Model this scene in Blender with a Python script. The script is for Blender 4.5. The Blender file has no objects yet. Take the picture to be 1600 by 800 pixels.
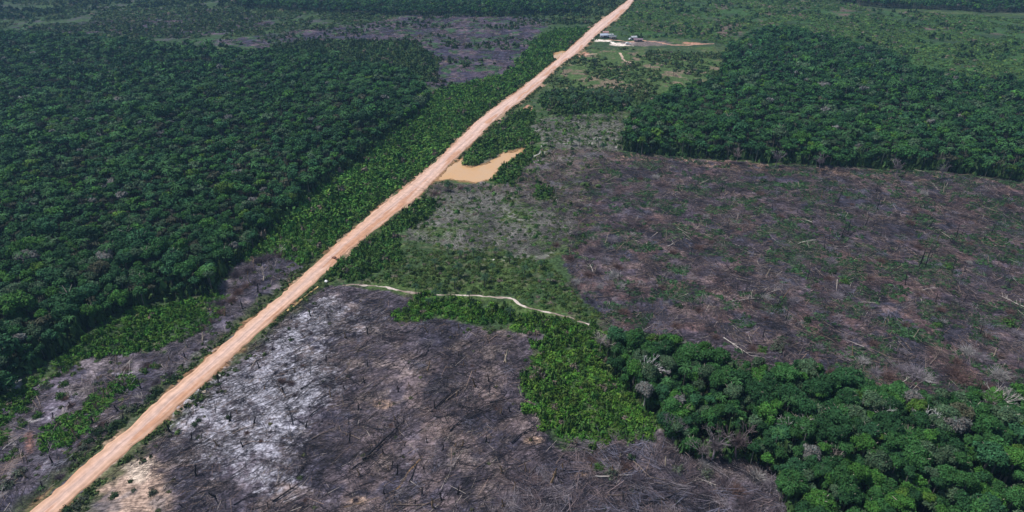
import bpy, math, random
import numpy as np
from mathutils import Vector

# ------------------------------------------------------------------ camera, sky, sun, exposure
C = bpy.context.scene.collection
sc = bpy.context.scene
CAM_H = 120.0
PITCH = math.atan(600.0 / 1067.0)          # camera looks this far below the horizon
FPX = 1067.0                               # focal length for a 1600 px wide frame
cam_d = bpy.data.cameras.new('camera')
cam_d.sensor_width = 36.0
cam_d.lens = 36.0 * FPX / 1600.0
cam_d.clip_start = 1.0
cam_d.clip_end = 20000.0
cam = bpy.data.objects.new('camera', cam_d)
C.objects.link(cam)
cam.location = (0, 0, CAM_H)
cam.rotation_euler = (math.pi / 2 - PITCH, 0, 0)
sc.camera = cam

SUN_EL = math.radians(62)
SUN_DIR = Vector((-math.cos(SUN_EL) * 0.985, math.cos(SUN_EL) * 0.17, math.sin(SUN_EL))).normalized()
w = bpy.data.worlds.new('World')
sc.world = w
w.use_nodes = True
nt = w.node_tree
sky = nt.nodes.new('ShaderNodeTexSky')
sky.sky_type = 'NISHITA'
sky.sun_disc = False
sky.sun_elevation = SUN_EL
sky.sun_rotation = math.atan2(SUN_DIR.x, SUN_DIR.y)
nt.links.new(sky.outputs[0], nt.nodes['Background'].inputs[0])
nt.nodes['Background'].inputs[1].default_value = 0.11
sd = bpy.data.lights.new('sun', 'SUN')
sd.energy = 4.5
sd.angle = math.radians(0.5)
sd.color = (1.0, 0.965, 0.925)
so = bpy.data.objects.new('sun', sd)
C.objects.link(so)
so.rotation_euler = SUN_DIR.to_track_quat('Z', 'Y').to_euler()
so.location = (-60, 0, 200)
sc.view_settings.view_transform = 'Standard'
sc.view_settings.look = 'None'
sc.view_settings.exposure = 0.12
sc.view_settings.gamma = 1.0
sc.cycles.volume_bounces = 0
sc.cycles.max_bounces = 5
sc.cycles.diffuse_bounces = 2
sc.cycles.use_denoising = True
HAZE = 0.00013

R = np.random.default_rng(11)
random.seed(5)

# ------------------------------------------------------------------ numeric helpers
SP, CP = math.sin(PITCH), math.cos(PITCH)


def ground(px, py):
    """where a line of sight of the photograph meets the ground"""
    u = np.asarray(px, float) - 800.0
    v = np.asarray(py, float) - 400.0
    dn = FPX * SP + v * CP
    t = CAM_H / dn
    return u * t, (FPX * CP - v * SP) * t


def pixel(x, y, z=0.0):
    x = np.asarray(x, float); y = np.asarray(y, float)
    dz = z - CAM_H
    dep = y * CP - dz * SP
    dep = np.where(dep < 1.0, 1.0, dep)
    up = y * SP + dz * CP
    return 800.0 + FPX * x / dep, 400.0 - FPX * up / dep


TAB = np.random.default_rng(3).random((512, 512))


def vnoise(x, y, lam, seed=0):
    x = np.asarray(x, float) / lam + seed * 17.31 + 1000.0
    y = np.asarray(y, float) / lam + seed * 9.77 + 1000.0
    xi = np.floor(x).astype(int); yi = np.floor(y).astype(int)
    fx = x - xi; fy = y - yi
    fx = fx * fx * (3 - 2 * fx); fy = fy * fy * (3 - 2 * fy)
    a = TAB[xi % 512, yi % 512]; b = TAB[(xi + 1) % 512, yi % 512]
    c = TAB[xi % 512, (yi + 1) % 512]; d = TAB[(xi + 1) % 512, (yi + 1) % 512]
    return (a * (1 - fx) + b * fx) * (1 - fy) + (c * (1 - fx) + d * fx) * fy


def fbm(x, y, lam, seed=0, octv=3):
    s = 0.0; a = 1.0; t = 0.0
    for k in range(octv):
        s = s + a * vnoise(x, y, lam / 2 ** k, seed + 5 * k)
        t += a; a *= 0.55
    return s / t


def inpoly(px, py, poly):
    px = np.asarray(px); py = np.asarray(py)
    r = np.zeros(np.shape(px), bool)
    n = len(poly)
    for i in range(n):
        x0, y0 = poly[i]; x1, y1 = poly[(i + 1) % n]
        if y0 == y1:
            continue
        c = ((py >= min(y0, y1)) & (py < max(y0, y1)))
        xs = x0 + (py - y0) * (x1 - x0) / (y1 - y0)
        r ^= c & (px < xs)
    return r


def warped(x, y, amp, seed=0):
    wx = (fbm(x, y, 9, 31 + seed) - 0.5) * 2 * amp + (vnoise(x, y, 2.2, 35 + seed) - 0.5) * amp * 0.7
    wy = (fbm(x, y, 9, 41 + seed) - 0.5) * 2 * amp + (vnoise(x, y, 2.2, 45 + seed) - 0.5) * amp * 0.7
    return x + wx, y + wy


def zone(x, y, poly, amp=2.5, seed=0):
    wx, wy = warped(x, y, amp, seed)
    px, py = pixel(wx, wy)
    return inpoly(px, py, poly)


def blob(px, py, cx, cy, rx, ry, rot=0.0):
    c, s = math.cos(math.radians(rot)), math.sin(math.radians(rot))
    dx = px - cx; dy = py - cy
    return np.exp(-(((dx * c + dy * s) / rx) ** 2 + ((-dx * s + dy * c) / ry) ** 2))


def sstep(a, b, v):
    t = np.clip((v - a) / (b - a), 0, 1)
    return t * t * (3 - 2 * t)


# ------------------------------------------------------------------ the layout, traced as outlines
F1 = [(-500, 760), (0, 612), (30, 592), (60, 572), (110, 542), (135, 515), (170, 496), (200, 482), (250, 468),
      (335, 462), (345, 440), (375, 412), (430, 352), (520, 285), (600, 222), (672, 158), (655, 132), (600, 120),
      (540, 105), (470, 95), (400, 90), (290, 82), (150, 68), (0, 60), (-400, 55)]
F2 = [(975, 236), (982, 190), (1000, 178), (1060, 150), (1120, 128), (1135, 88), (1170, 58), (1230, 56), (1290, 70),
      (1370, 84), (1415, 102), (1430, 122), (1600, 140), (2100, 175), (2100, 315), (1600, 280), (1400, 264),
      (1250, 256), (1100, 246)]
F3 = [(950, 560), (958, 545), (1010, 545), (1090, 556), (1130, 580), (1180, 600), (1240, 592), (1300, 604),
      (1340, 618), (1400, 628), (1450, 636), (1520, 636), (1600, 626), (2000, 600), (2300, 1100), (1260, 1100),
      (1222, 830), (1212, 760), (1180, 722), (1130, 714), (1075, 716), (1055, 700), (1040, 664), (1000, 640), (975, 610)]
T1 = [(380, 14), (560, 24), (780, 26), (905, 20), (915, -60), (300, -60)]
T2 = [(1300, 2), (1360, 12), (1480, 16), (1600, 20), (2200, 26), (2200, -80), (1280, -60)]
G1 = [(845, 168), (850, 150), (870, 142), (930, 148), (985, 150), (985, 172), (930, 180), (880, 182)]   # palm grove
TALL = [F1, F2, F3, T1, T2]

M1 = [(380, 415), (430, 345), (520, 280), (600, 215), (672, 150), (700, 138), (760, 122), (800, 110), (832, 65),
      (870, 45), (915, 34), (940, 22), (965, -10), (981, 0), (931, 37), (890, 72), (859, 99), (808, 140), (778, 160),
      (732, 196), (718, 212), (664, 265), (600, 314), (530, 372), (494, 402), (468, 408), (430, 398)]
M2 = [(60, 605), (100, 560), (140, 520), (200, 485), (345, 460), (338, 495), (300, 525), (245, 548), (190, 555), (150, 545), (110, 580)]
M2b = [(60, 700), (60, 680), (100, 655), (140, 630), (150, 618), (190, 588), (215, 590), (200, 610), (165, 640), (150, 662), (110, 690)]
M2c = [(-200, 720), (-200, 620), (0, 612), (20, 600), (60, 582), (50, 620), (20, 640), (12, 660), (8, 690), (-40, 760)]
M3a = [(512, 438), (520, 418), (560, 388), (600, 352), (625, 345), (640, 352), (615, 372), (620, 400), (600, 425), (560, 440)]
M3 = [(560, 445), (600, 425), (620, 395), (640, 388), (700, 392), (800, 395), (850, 405), (880, 440), (905, 465), (940, 488),
      (935, 505), (905, 498), (800, 462), (700, 456), (600, 442)]
M4 = [(615, 498), (640, 480), (650, 462), (700, 464), (800, 482), (880, 505), (925, 514), (958, 520), (948, 560), (975, 610),
      (1000, 640), (1040, 664), (1005, 692), (975, 690), (960, 678), (945, 704), (880, 704), (842, 660), (818, 600),
      (828, 560), (850, 522), (770, 512), (690, 492), (660, 502)]
M5 = [(722, 250), (735, 232), (760, 220), (770, 200), (800, 180), (830, 168), (838, 185), (825, 205), (845, 222), (822, 229), (800, 233),
      (780, 238), (778, 242), (758, 253), (738, 258), (722, 257)]
M5b = [(772, 282), (776, 268), (790, 258), (800, 250), (814, 241), (822, 232), (845, 235), (830, 250), (815, 268), (800, 285), (785, 288)]
M6 = [(840, 165), (860, 130), (880, 110), (905, 84), (925, 76), (990, 78), (1100, 85), (1140, 78), (1125, 110), (1120, 130),
      (1060, 150), (985, 165), (930, 172), (880, 178)]
M7 = [(990, 0), (1060, -20), (1300, -10), (1360, 16), (1480, 22), (1600, 28), (2000, 40), (2000, 160), (1600, 130), (1430, 112),
      (1400, 84), (1290, 58), (1180, 42), (1130, 70), (1090, 62), (1000, 60), (975, 58), (955, 50), (968, 30), (985, 12)]
M8 = [(-400, 50), (-400, -60), (980, -60), (965, 8), (925, 36), (880, 44), (840, 26), (700, 26), (420, 12), (300, 10), (140, 18), (60, 28)]
M10 = [(-300, 62), (-300, 25), (60, 28), (140, 18), (300, 10), (420, 12), (700, 26), (640, 24), (560, 40), (430, 52), (330, 62), (150, 68), (0, 60)]
M9 = [(400, 100), (430, 70), (520, 62), (640, 66), (690, 92), (680, 130), (640, 128), (560, 112), (470, 104)]
CLUMPS = [[(610, 358), (625, 340), (648, 322), (668, 312), (680, 320), (660, 340), (640, 352)],
          [(832, 304), (842, 294), (860, 294), (868, 304), (855, 311), (838, 311)]]

B1 = [(515, 447), (560, 449), (640, 462), (650, 470), (632, 500), (690, 496), (770, 517), (850, 526), (830, 560), (820, 600), (842, 664),
      (880, 710), (945, 710), (962, 684), (1000, 694), (1045, 668), (1058, 690), (1130, 690), (1190, 700), (1235, 770), (1255, 830),
      (1240, 1100), (-300, 1100), (60, 830), (180, 724), (330, 590), (470, 468)]
B3 = [(-200, 900), (-60, 700), (0, 640), (60, 600), (150, 545), (250, 545), (330, 500), (345, 455), (380, 405), (430, 390), (478, 404), (460, 440),
      (400, 490), (320, 562), (190, 675), (60, 785), (-40, 860)]
B2 = [(955, 236), (1100, 248), (1250, 258), (1400, 266), (1600, 284), (2100, 320), (2100, 640), (1600, 640), (1450, 650), (1300, 610), (1100, 560),
      (960, 545), (945, 500), (900, 450), (880, 400), (905, 340), (920, 280)]
B4 = [(20, 42), (80, 50), (190, 54), (280, 60), (330, 52), (420, 42), (430, 24), (330, 16), (200, 24), (110, 36)]
B5 = [(320, 66), (420, 78), (470, 86), (520, 60), (600, 66), (690, 90), (680, 108), (650, 132), (700, 142), (760, 128), (800, 118), (835, 60),
      (850, 42), (890, 32), (780, 24), (640, 24), (560, 38), (430, 52)]
GREY = [(640, 372), (640, 350), (665, 325), (690, 290), (760, 290), (850, 300), (900, 330), (890, 380), (850, 400), (700, 388)]
GREY2 = [(835, 190), (880, 182), (975, 175), (975, 236), (900, 240), (845, 225)]
MIX = [(670, 310), (680, 288), (770, 290), (790, 285), (830, 250), (860, 235), (955, 236), (940, 280), (920, 330), (900, 400), (870, 340), (800, 300), (700, 300)]
FIELD = [(870, 130), (900, 90), (940, 80), (1090, 85), (1140, 100), (1120, 130), (1050, 150), (980, 155), (900, 145)]

ROAD_L = [(-75, 905), (57, 788), (84, 761), (108, 744.5), (139.5, 714.5), (178.5, 686), (200, 661), (236, 631.5), (253.6, 620), (281, 596), (292, 583),
          (323.5, 560), (401, 488), (425, 470), (452, 450.5), (470, 432.5), (497, 402.5), (515, 392), (534, 370), (601, 314), (664, 267),
          (701, 230), (721, 213.6), (734, 197), (781, 160), (811, 140), (861, 100), (891, 73), (931, 37), (968, 10), (981, 0), (1030, -40)]
ROAD_R = [(-40, 925), (88.5, 800), (97.5, 791), (114, 776), (151.5, 747.5), (186, 723.5), (210, 699.5), (232, 681.5), (260, 657.5), (284.5, 631.5), (322, 602),
          (338, 583), (360, 561.6), (444, 483.5), (462, 473), (497, 443), (507, 424), (530, 407), (556, 385), (567, 374), (601, 347),
          (644, 320), (664, 300), (694, 265), (721, 240), (754, 210), (768, 190), (808, 163), (841, 137), (868, 107), (911, 77),
          (934, 53), (964, 30), (985, 10), (990, 0), (1036, -40)]
POND = [(684, 281), (700, 262), (724, 246), (720, 258), (738, 260), (760, 255), (781, 244), (782, 239), (800, 237), (820, 231), (811, 242),
        (797, 249), (785, 259), (772, 269), (768, 280), (740, 284), (715, 280), (700, 279)]
PUDDLE = [(864, 90), (866, 83), (876, 79), (885, 80), (878, 86), (871, 91)]

# road axis
lx, ly = ground(*np.array(ROAD_L).T)
rx, ry = ground(*np.array(ROAD_R).T)
AX0 = np.array([-98.6, 106.3]); AX1 = np.array([124.0, 777.0])
AD = (AX1 - AX0) / np.linalg.norm(AX1 - AX0)
AN = np.array([AD[1], -AD[0]])            # towards the right of the road


def axis(x, y):
    dx = x - AX0[0]; dy = y - AX0[1]
    return dx * AD[0] + dy * AD[1], dx * AN[0] + dy * AN[1]


lt, ln = axis(lx, ly); rt, rn = axis(rx, ry)


RT = np.arange(-120, 1400, 4.0)
_k = np.hanning(19); _k /= _k.sum()
_a = np.convolve(np.pad(np.interp(RT, lt, ln), 9, 'edge'), _k, 'valid')
_b = np.convolve(np.pad(np.interp(RT, rt, rn), 9, 'edge'), _k, 'valid')


def road_edges(t):
    return np.interp(t, RT, _a) + 0.35, np.interp(t, RT, _b) - 0.35


def road_dist(x, y):
    t, n = axis(x, y)
    a, b = road_edges(t)
    return np.maximum(a - n, n - b)       # negative on the road


GPOND = np.array(ground(*np.array(POND).T)).T
GPUD = np.array(ground(*np.array(PUDDLE).T)).T


def polydist(x, y, poly):
    d = np.full(np.shape(x), 1e9)
    n = len(poly)
    for i in range(n):
        a = poly[i]; b = poly[(i + 1) % n]
        ab = b - a
        t = np.clip(((x - a[0]) * ab[0] + (y - a[1]) * ab[1]) / (ab @ ab), 0, 1)
        d = np.minimum(d, np.hypot(x - a[0] - t * ab[0], y - a[1] - t * ab[1]))
    ins = inpoly(x, y, [tuple(p) for p in poly])
    return np.where(ins, -d, d)


def height(x, y):
    h = (fbm(x, y, 34, 7, 2) - 0.5) * 2.2 + (vnoise(x, y, 7, 9) - 0.5) * 0.35
    rd = road_dist(x, y)
    k = sstep(1.0, 12.0, rd)
    pd = np.minimum(polydist(x, y, GPOND), polydist(x, y, GPUD))
    k = k * sstep(0.0, 14.0, pd)
    h = h * k
    h = h - 0.75 * sstep(0.9, -1.6, pd + (vnoise(x, y, 2.5, 12) - 0.5) * 2.6 + (vnoise(x, y, 1.1, 14) - 0.5) * 1.0)
    h = h - 0.38 * np.exp(-((rd - 2.3) / 1.1) ** 2) * sstep(0.5, 3, pd)       # side ditches
    h = np.where(rd < 0.6, h * 0 - 0.06, h)
    return h


# ------------------------------------------------------------------ materials
def newmat(name):
    m = bpy.data.materials.new(name)
    m.use_nodes = True
    return m, m.node_tree, m.node_tree.nodes['Principled BSDF']


def N(nt, typ, **kw):
    n = nt.nodes.new(typ)
    for k, v in kw.items():
        setattr(n, k, v)
    return n


def col_attr_mat(name, rough=0.85, spec=0.2, noise=None, bump=0.0, objcol=True, transl=0.0):
    m, t, b = newmat(name)
    L = t.links.new
    a = N(t, 'ShaderNodeAttribute', attribute_name='Col')
    out = a.outputs['Color']
    if objcol:
        oi = N(t, 'ShaderNodeObjectInfo')
        mx = N(t, 'ShaderNodeMix', data_type='RGBA', blend_type='MULTIPLY')
        mx.inputs[0].default_value = 1.0
        L(out, mx.inputs[6]); L(oi.outputs['Color'], mx.inputs[7])
        out = mx.outputs[2]
    tc = N(t, 'ShaderNodeTexCoord')
    if noise:
        for sc_, amt in noise:
            nz = N(t, 'ShaderNodeTexNoise'); nz.inputs['Scale'].default_value = sc_; nz.inputs['Detail'].default_value = 4
            L(tc.outputs['Object'], nz.inputs['Vector'])
            mr = N(t, 'ShaderNodeMapRange')
            mr.inputs['From Min'].default_value = 0.3; mr.inputs['From Max'].default_value = 0.7
            mr.inputs['To Min'].default_value = 1 - amt; mr.inputs['To Max'].default_value = 1 + amt
            L(nz.outputs['Fac'], mr.inputs['Value'])
            vm = N(t, 'ShaderNodeVectorMath', operation='SCALE')
            L(out, vm.inputs[0]); L(mr.outputs[0], vm.inputs['Scale'])
            out = vm.outputs[0]
    L(out, b.inputs['Base Color'])
    b.inputs['Roughness'].default_value = rough
    b.inputs['Specular IOR Level'].default_value = spec
    if bump:
        nz = N(t, 'ShaderNodeTexNoise'); nz.inputs['Scale'].default_value = 1.4; nz.inputs['Detail'].default_value = 6
        L(tc.outputs['Object'], nz.inputs['Vector'])
        bp = N(t, 'ShaderNodeBump'); bp.inputs['Strength'].default_value = bump; bp.inputs['Distance'].default_value = 0.5
        L(nz.outputs['Fac'], bp.inputs['Height']); L(bp.outputs[0], b.inputs['Normal'])
    if transl:
        tr = N(t, 'ShaderNodeBsdfTranslucent')
        L(out, tr.inputs['Color'])
        ms = N(t, 'ShaderNodeMixShader'); ms.inputs[0].default_value = transl
        L(b.outputs[0], ms.inputs[1]); L(tr.outputs[0], ms.inputs[2])
        L(ms.outputs[0], t.nodes['Material Output'].inputs['Surface'])
    return m


M_LEAF = col_attr_mat('foliage', 0.8, 0.12)
M_WOOD = col_attr_mat('wood', 0.9, 0.15)


def ground_mat():
    m, t, b = newmat('burnt_and_grown_soil')
    L = t.links.new
    tc = N(t, 'ShaderNodeTexCoord')
    a = N(t, 'ShaderNodeAttribute', attribute_name='Col')
    ash = N(t, 'ShaderNodeAttribute', attribute_name='Ash')

    def nz(scale, det=5, vec=None, rough=0.6):
        n = N(t, 'ShaderNodeTexNoise'); n.inputs['Scale'].default_value = scale; n.inputs['Detail'].default_value = det
        n.inputs['Roughness'].default_value = rough
        L(vec or tc.outputs['Object'], n.inputs['Vector'])
        return n.outputs['Fac']

    def rng(o, a0, a1, b0, b1):
        r = N(t, 'ShaderNodeMapRange'); r.interpolation_type = 'SMOOTHSTEP'
        for k, v_ in zip(('From Min', 'From Max', 'To Min', 'To Max'), (a0, a1, b0, b1)):
            r.inputs[k].default_value = v_
        L(o, r.inputs['Value'])
        return r.outputs[0]

    def mul(p, q):
        n = N(t, 'ShaderNodeMath', operation='MULTIPLY'); L(p, n.inputs[0]); L(q, n.inputs[1])
        return n.outputs[0]
    fine = nz(1.1, 8)
    fac = rng(fine, 0.3, 0.7, 0.50, 1.50)
    fac = mul(fac, rng(nz(0.35, 4), 0.3, 0.7, 0.80, 1.20))
    for ang, sx in ((0.9, 0.28), (-0.35, 0.22), (2.0, 0.33)):
        mp = N(t, 'ShaderNodeMapping'); mp.inputs['Rotation'].default_value = (0, 0, ang); mp.inputs['Scale'].default_value = (sx, 3.2, 1)
        L(tc.outputs['Object'], mp.inputs['Vector'])
        fac = mul(fac, rng(nz(1.0, 3, mp.outputs[0]), 0.34, 0.48, 0.62, 1.04))
    vm = N(t, 'ShaderNodeVectorMath', operation='SCALE'); L(a.outputs['Color'], vm.inputs[0]); L(fac, vm.inputs['Scale'])
    ad = N(t, 'ShaderNodeMath', operation='MULTIPLY_ADD'); L(nz(0.55, 9, rough=0.68), ad.inputs[0]); ad.inputs[1].default_value = 1.9; L(ash.outputs['Fac'], ad.inputs[2])
    k = rng(ad.outputs[0], 1.30, 1.95, 0.0, 1.0)
    mx = N(t, 'ShaderNodeMix', data_type='RGBA'); L(k, mx.inputs[0]); L(vm.outputs[0], mx.inputs[6])
    av = N(t, 'ShaderNodeVectorMath', operation='SCALE'); av.inputs[0].default_value = (0.43, 0.42, 0.475); L(rng(fine, 0.3, 0.7, 0.62, 1.35), av.inputs['Scale'])
    L(av.outputs[0], mx.inputs[7])
    L(mx.outputs[2], b.inputs['Base Color'])
    b.inputs['Roughness'].default_value = 0.95; b.inputs['Specular IOR Level'].default_value = 0.1
    bp = N(t, 'ShaderNodeBump'); bp.inputs['Strength'].default_value = 0.8; bp.inputs['Distance'].default_value = 0.45
    L(fine, bp.inputs['Height']); L(bp.outputs[0], b.inputs['Normal'])
    return m


M_GROUND = ground_mat()
M_PATH = col_attr_mat('pale_sand', 0.95, 0.1, noise=[(1.5, 0.2), (5.0, 0.2)], bump=0.3, objcol=False)


def road_mat():
    m, t, b = newmat('clay_road')
    L = t.links.new
    a = N(t, 'ShaderNodeAttribute', attribute_name='Col')
    uv = N(t, 'ShaderNodeAttribute', attribute_name='Lane')      # metres across, metres along
    mp = N(t, 'ShaderNodeMapping'); mp.inputs['Scale'].default_value = (1.6, 0.05, 1)
    L(uv.outputs['Vector'], mp.inputs['Vector'])
    n1 = N(t, 'ShaderNodeTexNoise'); n1.inputs['Scale'].default_value = 1.0; n1.inputs['Detail'].default_value = 5
    L(mp.outputs[0], n1.inputs['Vector'])
    mr = N(t, 'ShaderNodeMapRange'); mr.inputs['From Min'].default_value = 0.3; mr.inputs['From Max'].default_value = 0.7
    mr.inputs['To Min'].default_value = 0.80; mr.inputs['To Max'].default_value = 1.12
    L(n1.outputs['Fac'], mr.inputs['Value'])
    n2 = N(t, 'ShaderNodeTexNoise'); n2.inputs['Scale'].default_value = 0.6; n2.inputs['Detail'].default_value = 8
    L(uv.outputs['Vector'], n2.inputs['Vector'])
    m2 = N(t, 'ShaderNodeMapRange'); m2.inputs['From Min'].default_value = 0.3; m2.inputs['From Max'].default_value = 0.7
    m2.inputs['To Min'].default_value = 0.84; m2.inputs['To Max'].default_value = 1.12
    L(n2.outputs['Fac'], m2.inputs['Value'])
    mm = N(t, 'ShaderNodeMath', operation='MULTIPLY'); L(mr.outputs[0], mm.inputs[0]); L(m2.outputs[0], mm.inputs[1])
    vm = N(t, 'ShaderNodeVectorMath', operation='SCALE'); L(a.outputs['Color'], vm.inputs[0]); L(mm.outputs[0], vm.inputs['Scale'])
    L(vm.outputs[0], b.inputs['Base Color'])
    b.inputs['Roughness'].default_value = 0.95; b.inputs['Specular IOR Level'].default_value = 0.1
    bp = N(t, 'ShaderNodeBump'); bp.inputs['Strength'].default_value = 0.6; bp.inputs['Distance'].default_value = 0.15
    L(n1.outputs['Fac'], bp.inputs['Height']); L(bp.outputs[0], b.inputs['Normal'])
    return m


M_ROAD = road_mat()


def plain(name, col, rough=0.6, metal=0.0, noise=0.12, scale=3.0):
    m, t, b = newmat(name)
    L = t.links.new
    tc = N(t, 'ShaderNodeTexCoord')
    nz = N(t, 'ShaderNodeTexNoise'); nz.inputs['Scale'].default_value = scale; nz.inputs['Detail'].default_value = 5
    L(tc.outputs['Object'], nz.inputs['Vector'])
    mr = N(t, 'ShaderNodeMapRange'); mr.inputs['From Min'].default_value = 0.3; mr.inputs['From Max'].default_value = 0.7
    mr.inputs['To Min'].default_value = 1 - noise; mr.inputs['To Max'].default_value = 1 + noise
    L(nz.outputs['Fac'], mr.inputs['Value'])
    vm = N(t, 'ShaderNodeVectorMath', operation='SCALE'); vm.inputs[0].default_value = col
    L(mr.outputs[0], vm.inputs['Scale'])
    L(vm.outputs[0], b.inputs['Base Color'])
    b.inputs['Roughness'].default_value = rough
    b.inputs['Metallic'].default_value = metal
    return m


# ------------------------------------------------------------------ mesh helpers
def mesh(name, v, tri, col=None, mat=None, quads=False):
    me = bpy.data.meshes.new(name)
    v = np.ascontiguousarray(v, np.float32)
    tri = np.ascontiguousarray(tri, np.int32)
    k = tri.shape[1]
    me.vertices.add(len(v)); me.vertices.foreach_set('co', v.ravel())
    me.loops.add(tri.size); me.loops.foreach_set('vertex_index', tri.ravel())
    me.polygons.add(len(tri))
    me.polygons.foreach_set('loop_start', np.arange(0, tri.size, k, dtype=np.int32))
    if col is not None:
        ca = me.attributes.new('Col', 'FLOAT_COLOR', 'POINT')
        c4 = np.ones((len(v), 4), np.float32); c4[:, :3] = col if np.ndim(col) > 1 else np.asarray(col)[None, :]
        ca.data.foreach_set('color', c4.ravel())
    me.update(calc_edges=True)
    if mat:
        me.materials.append(mat)
    return me


def link(name, me, parent=None, loc=None, rotz=0.0, s=1.0, color=None):
    o = bpy.data.objects.new(name, me)
    C.objects.link(o)
    if parent is not None:
        o.parent = parent
    if loc is not None:
        o.location = loc
    if rotz:
        o.rotation_euler = (0, 0, rotz)
    if s != 1.0:
        o.scale = (s, s, s) if np.isscalar(s) else s
    if color is not None:
        o.color = (*color, 1)
    return o


def tag(o, label=None, cat=None, group=None, kind=None):
    if label: o['label'] = label
    if cat: o['category'] = cat
    if group: o['group'] = group
    if kind: o['kind'] = kind
    return o


def grid_tris(nr, nc):
    i = np.arange((nr - 1) * (nc - 1)); r = i // (nc - 1); c = i % (nc - 1)
    a = r * nc + c
    return np.stack([a, a + 1, a + nc + 1, a + nc], 1)


class Acc:
    """collects vertices, triangles and colours of one mesh"""
    def __init__(s): s.v = []; s.t = []; s.c = []; s.n = 0

    def add(s, v, t, c):
        v = np.asarray(v, float)
        s.v.append(v); s.t.append(np.asarray(t) + s.n)
        c = np.asarray(c, float)
        s.c.append(np.broadcast_to(c, (len(v), 3)) if c.ndim < 2 else c)
        s.n += len(v)

    def tube(s, p0, p1, r0, r1, c, n=5, cap=False):
        p0 = np.asarray(p0, float); p1 = np.asarray(p1, float)
        d = p1 - p0; L = np.linalg.norm(d) + 1e-9; d = d / L
        a = np.cross(d, [0, 0, 1.0] if abs(d[2]) < 0.9 else [1.0, 0, 0]); a /= np.linalg.norm(a)
        b = np.cross(d, a)
        th = np.arange(n) * 2 * math.pi / n
        ring = np.cos(th)[:, None] * a + np.sin(th)[:, None] * b
        v = np.vstack([p0 + ring * r0, p1 + ring * r1])
        i = np.arange(n); j = (i + 1) % n
        t = np.vstack([np.stack([i, j, j + n], 1), np.stack([i, j + n, i + n], 1)])
        if cap:
            v = np.vstack([v, p1[None]])
            t = np.vstack([t, np.stack([i + n, j + n, np.full(n, 2 * n)], 1)])
        s.add(v, t, c)

    def path(s, pts, rads, c, n=5):
        for k in range(len(pts) - 1):
            s.tube(pts[k], pts[k + 1], rads[k], rads[k + 1], c, n)

    def arrays(s): return np.vstack(s.v), np.vstack(s.t), np.vstack(s.c)

    def build(s, name, mat):
        v, t, c = s.arrays()
        return mesh(name, v, t, c, mat)


ICO_V = None


def ico():
    global ICO_V, ICO_T
    if ICO_V is None:
        p = (1 + 5 ** 0.5) / 2
        v = np.array([(-1, p, 0), (1, p, 0), (-1, -p, 0), (1, -p, 0), (0, -1, p), (0, 1, p), (0, -1, -p), (0, 1, -p), (p, 0, -1), (p, 0, 1), (-p, 0, -1), (-p, 0, 1)], float)
        v /= np.linalg.norm(v[0])
        t = np.array([(0, 11, 5), (0, 5, 1), (0, 1, 7), (0, 7, 10), (0, 10, 11), (1, 5, 9), (5, 11, 4), (11, 10, 2), (10, 7, 6), (7, 1, 8), (3, 9, 4), (3, 4, 2), (3, 2, 6), (3, 6, 8), (3, 8, 9), (4, 9, 5), (2, 4, 11), (6, 2, 10), (8, 6, 7), (9, 8, 1)])
        ICO_V, ICO_T = v, t
    return ICO_V, ICO_T


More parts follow.
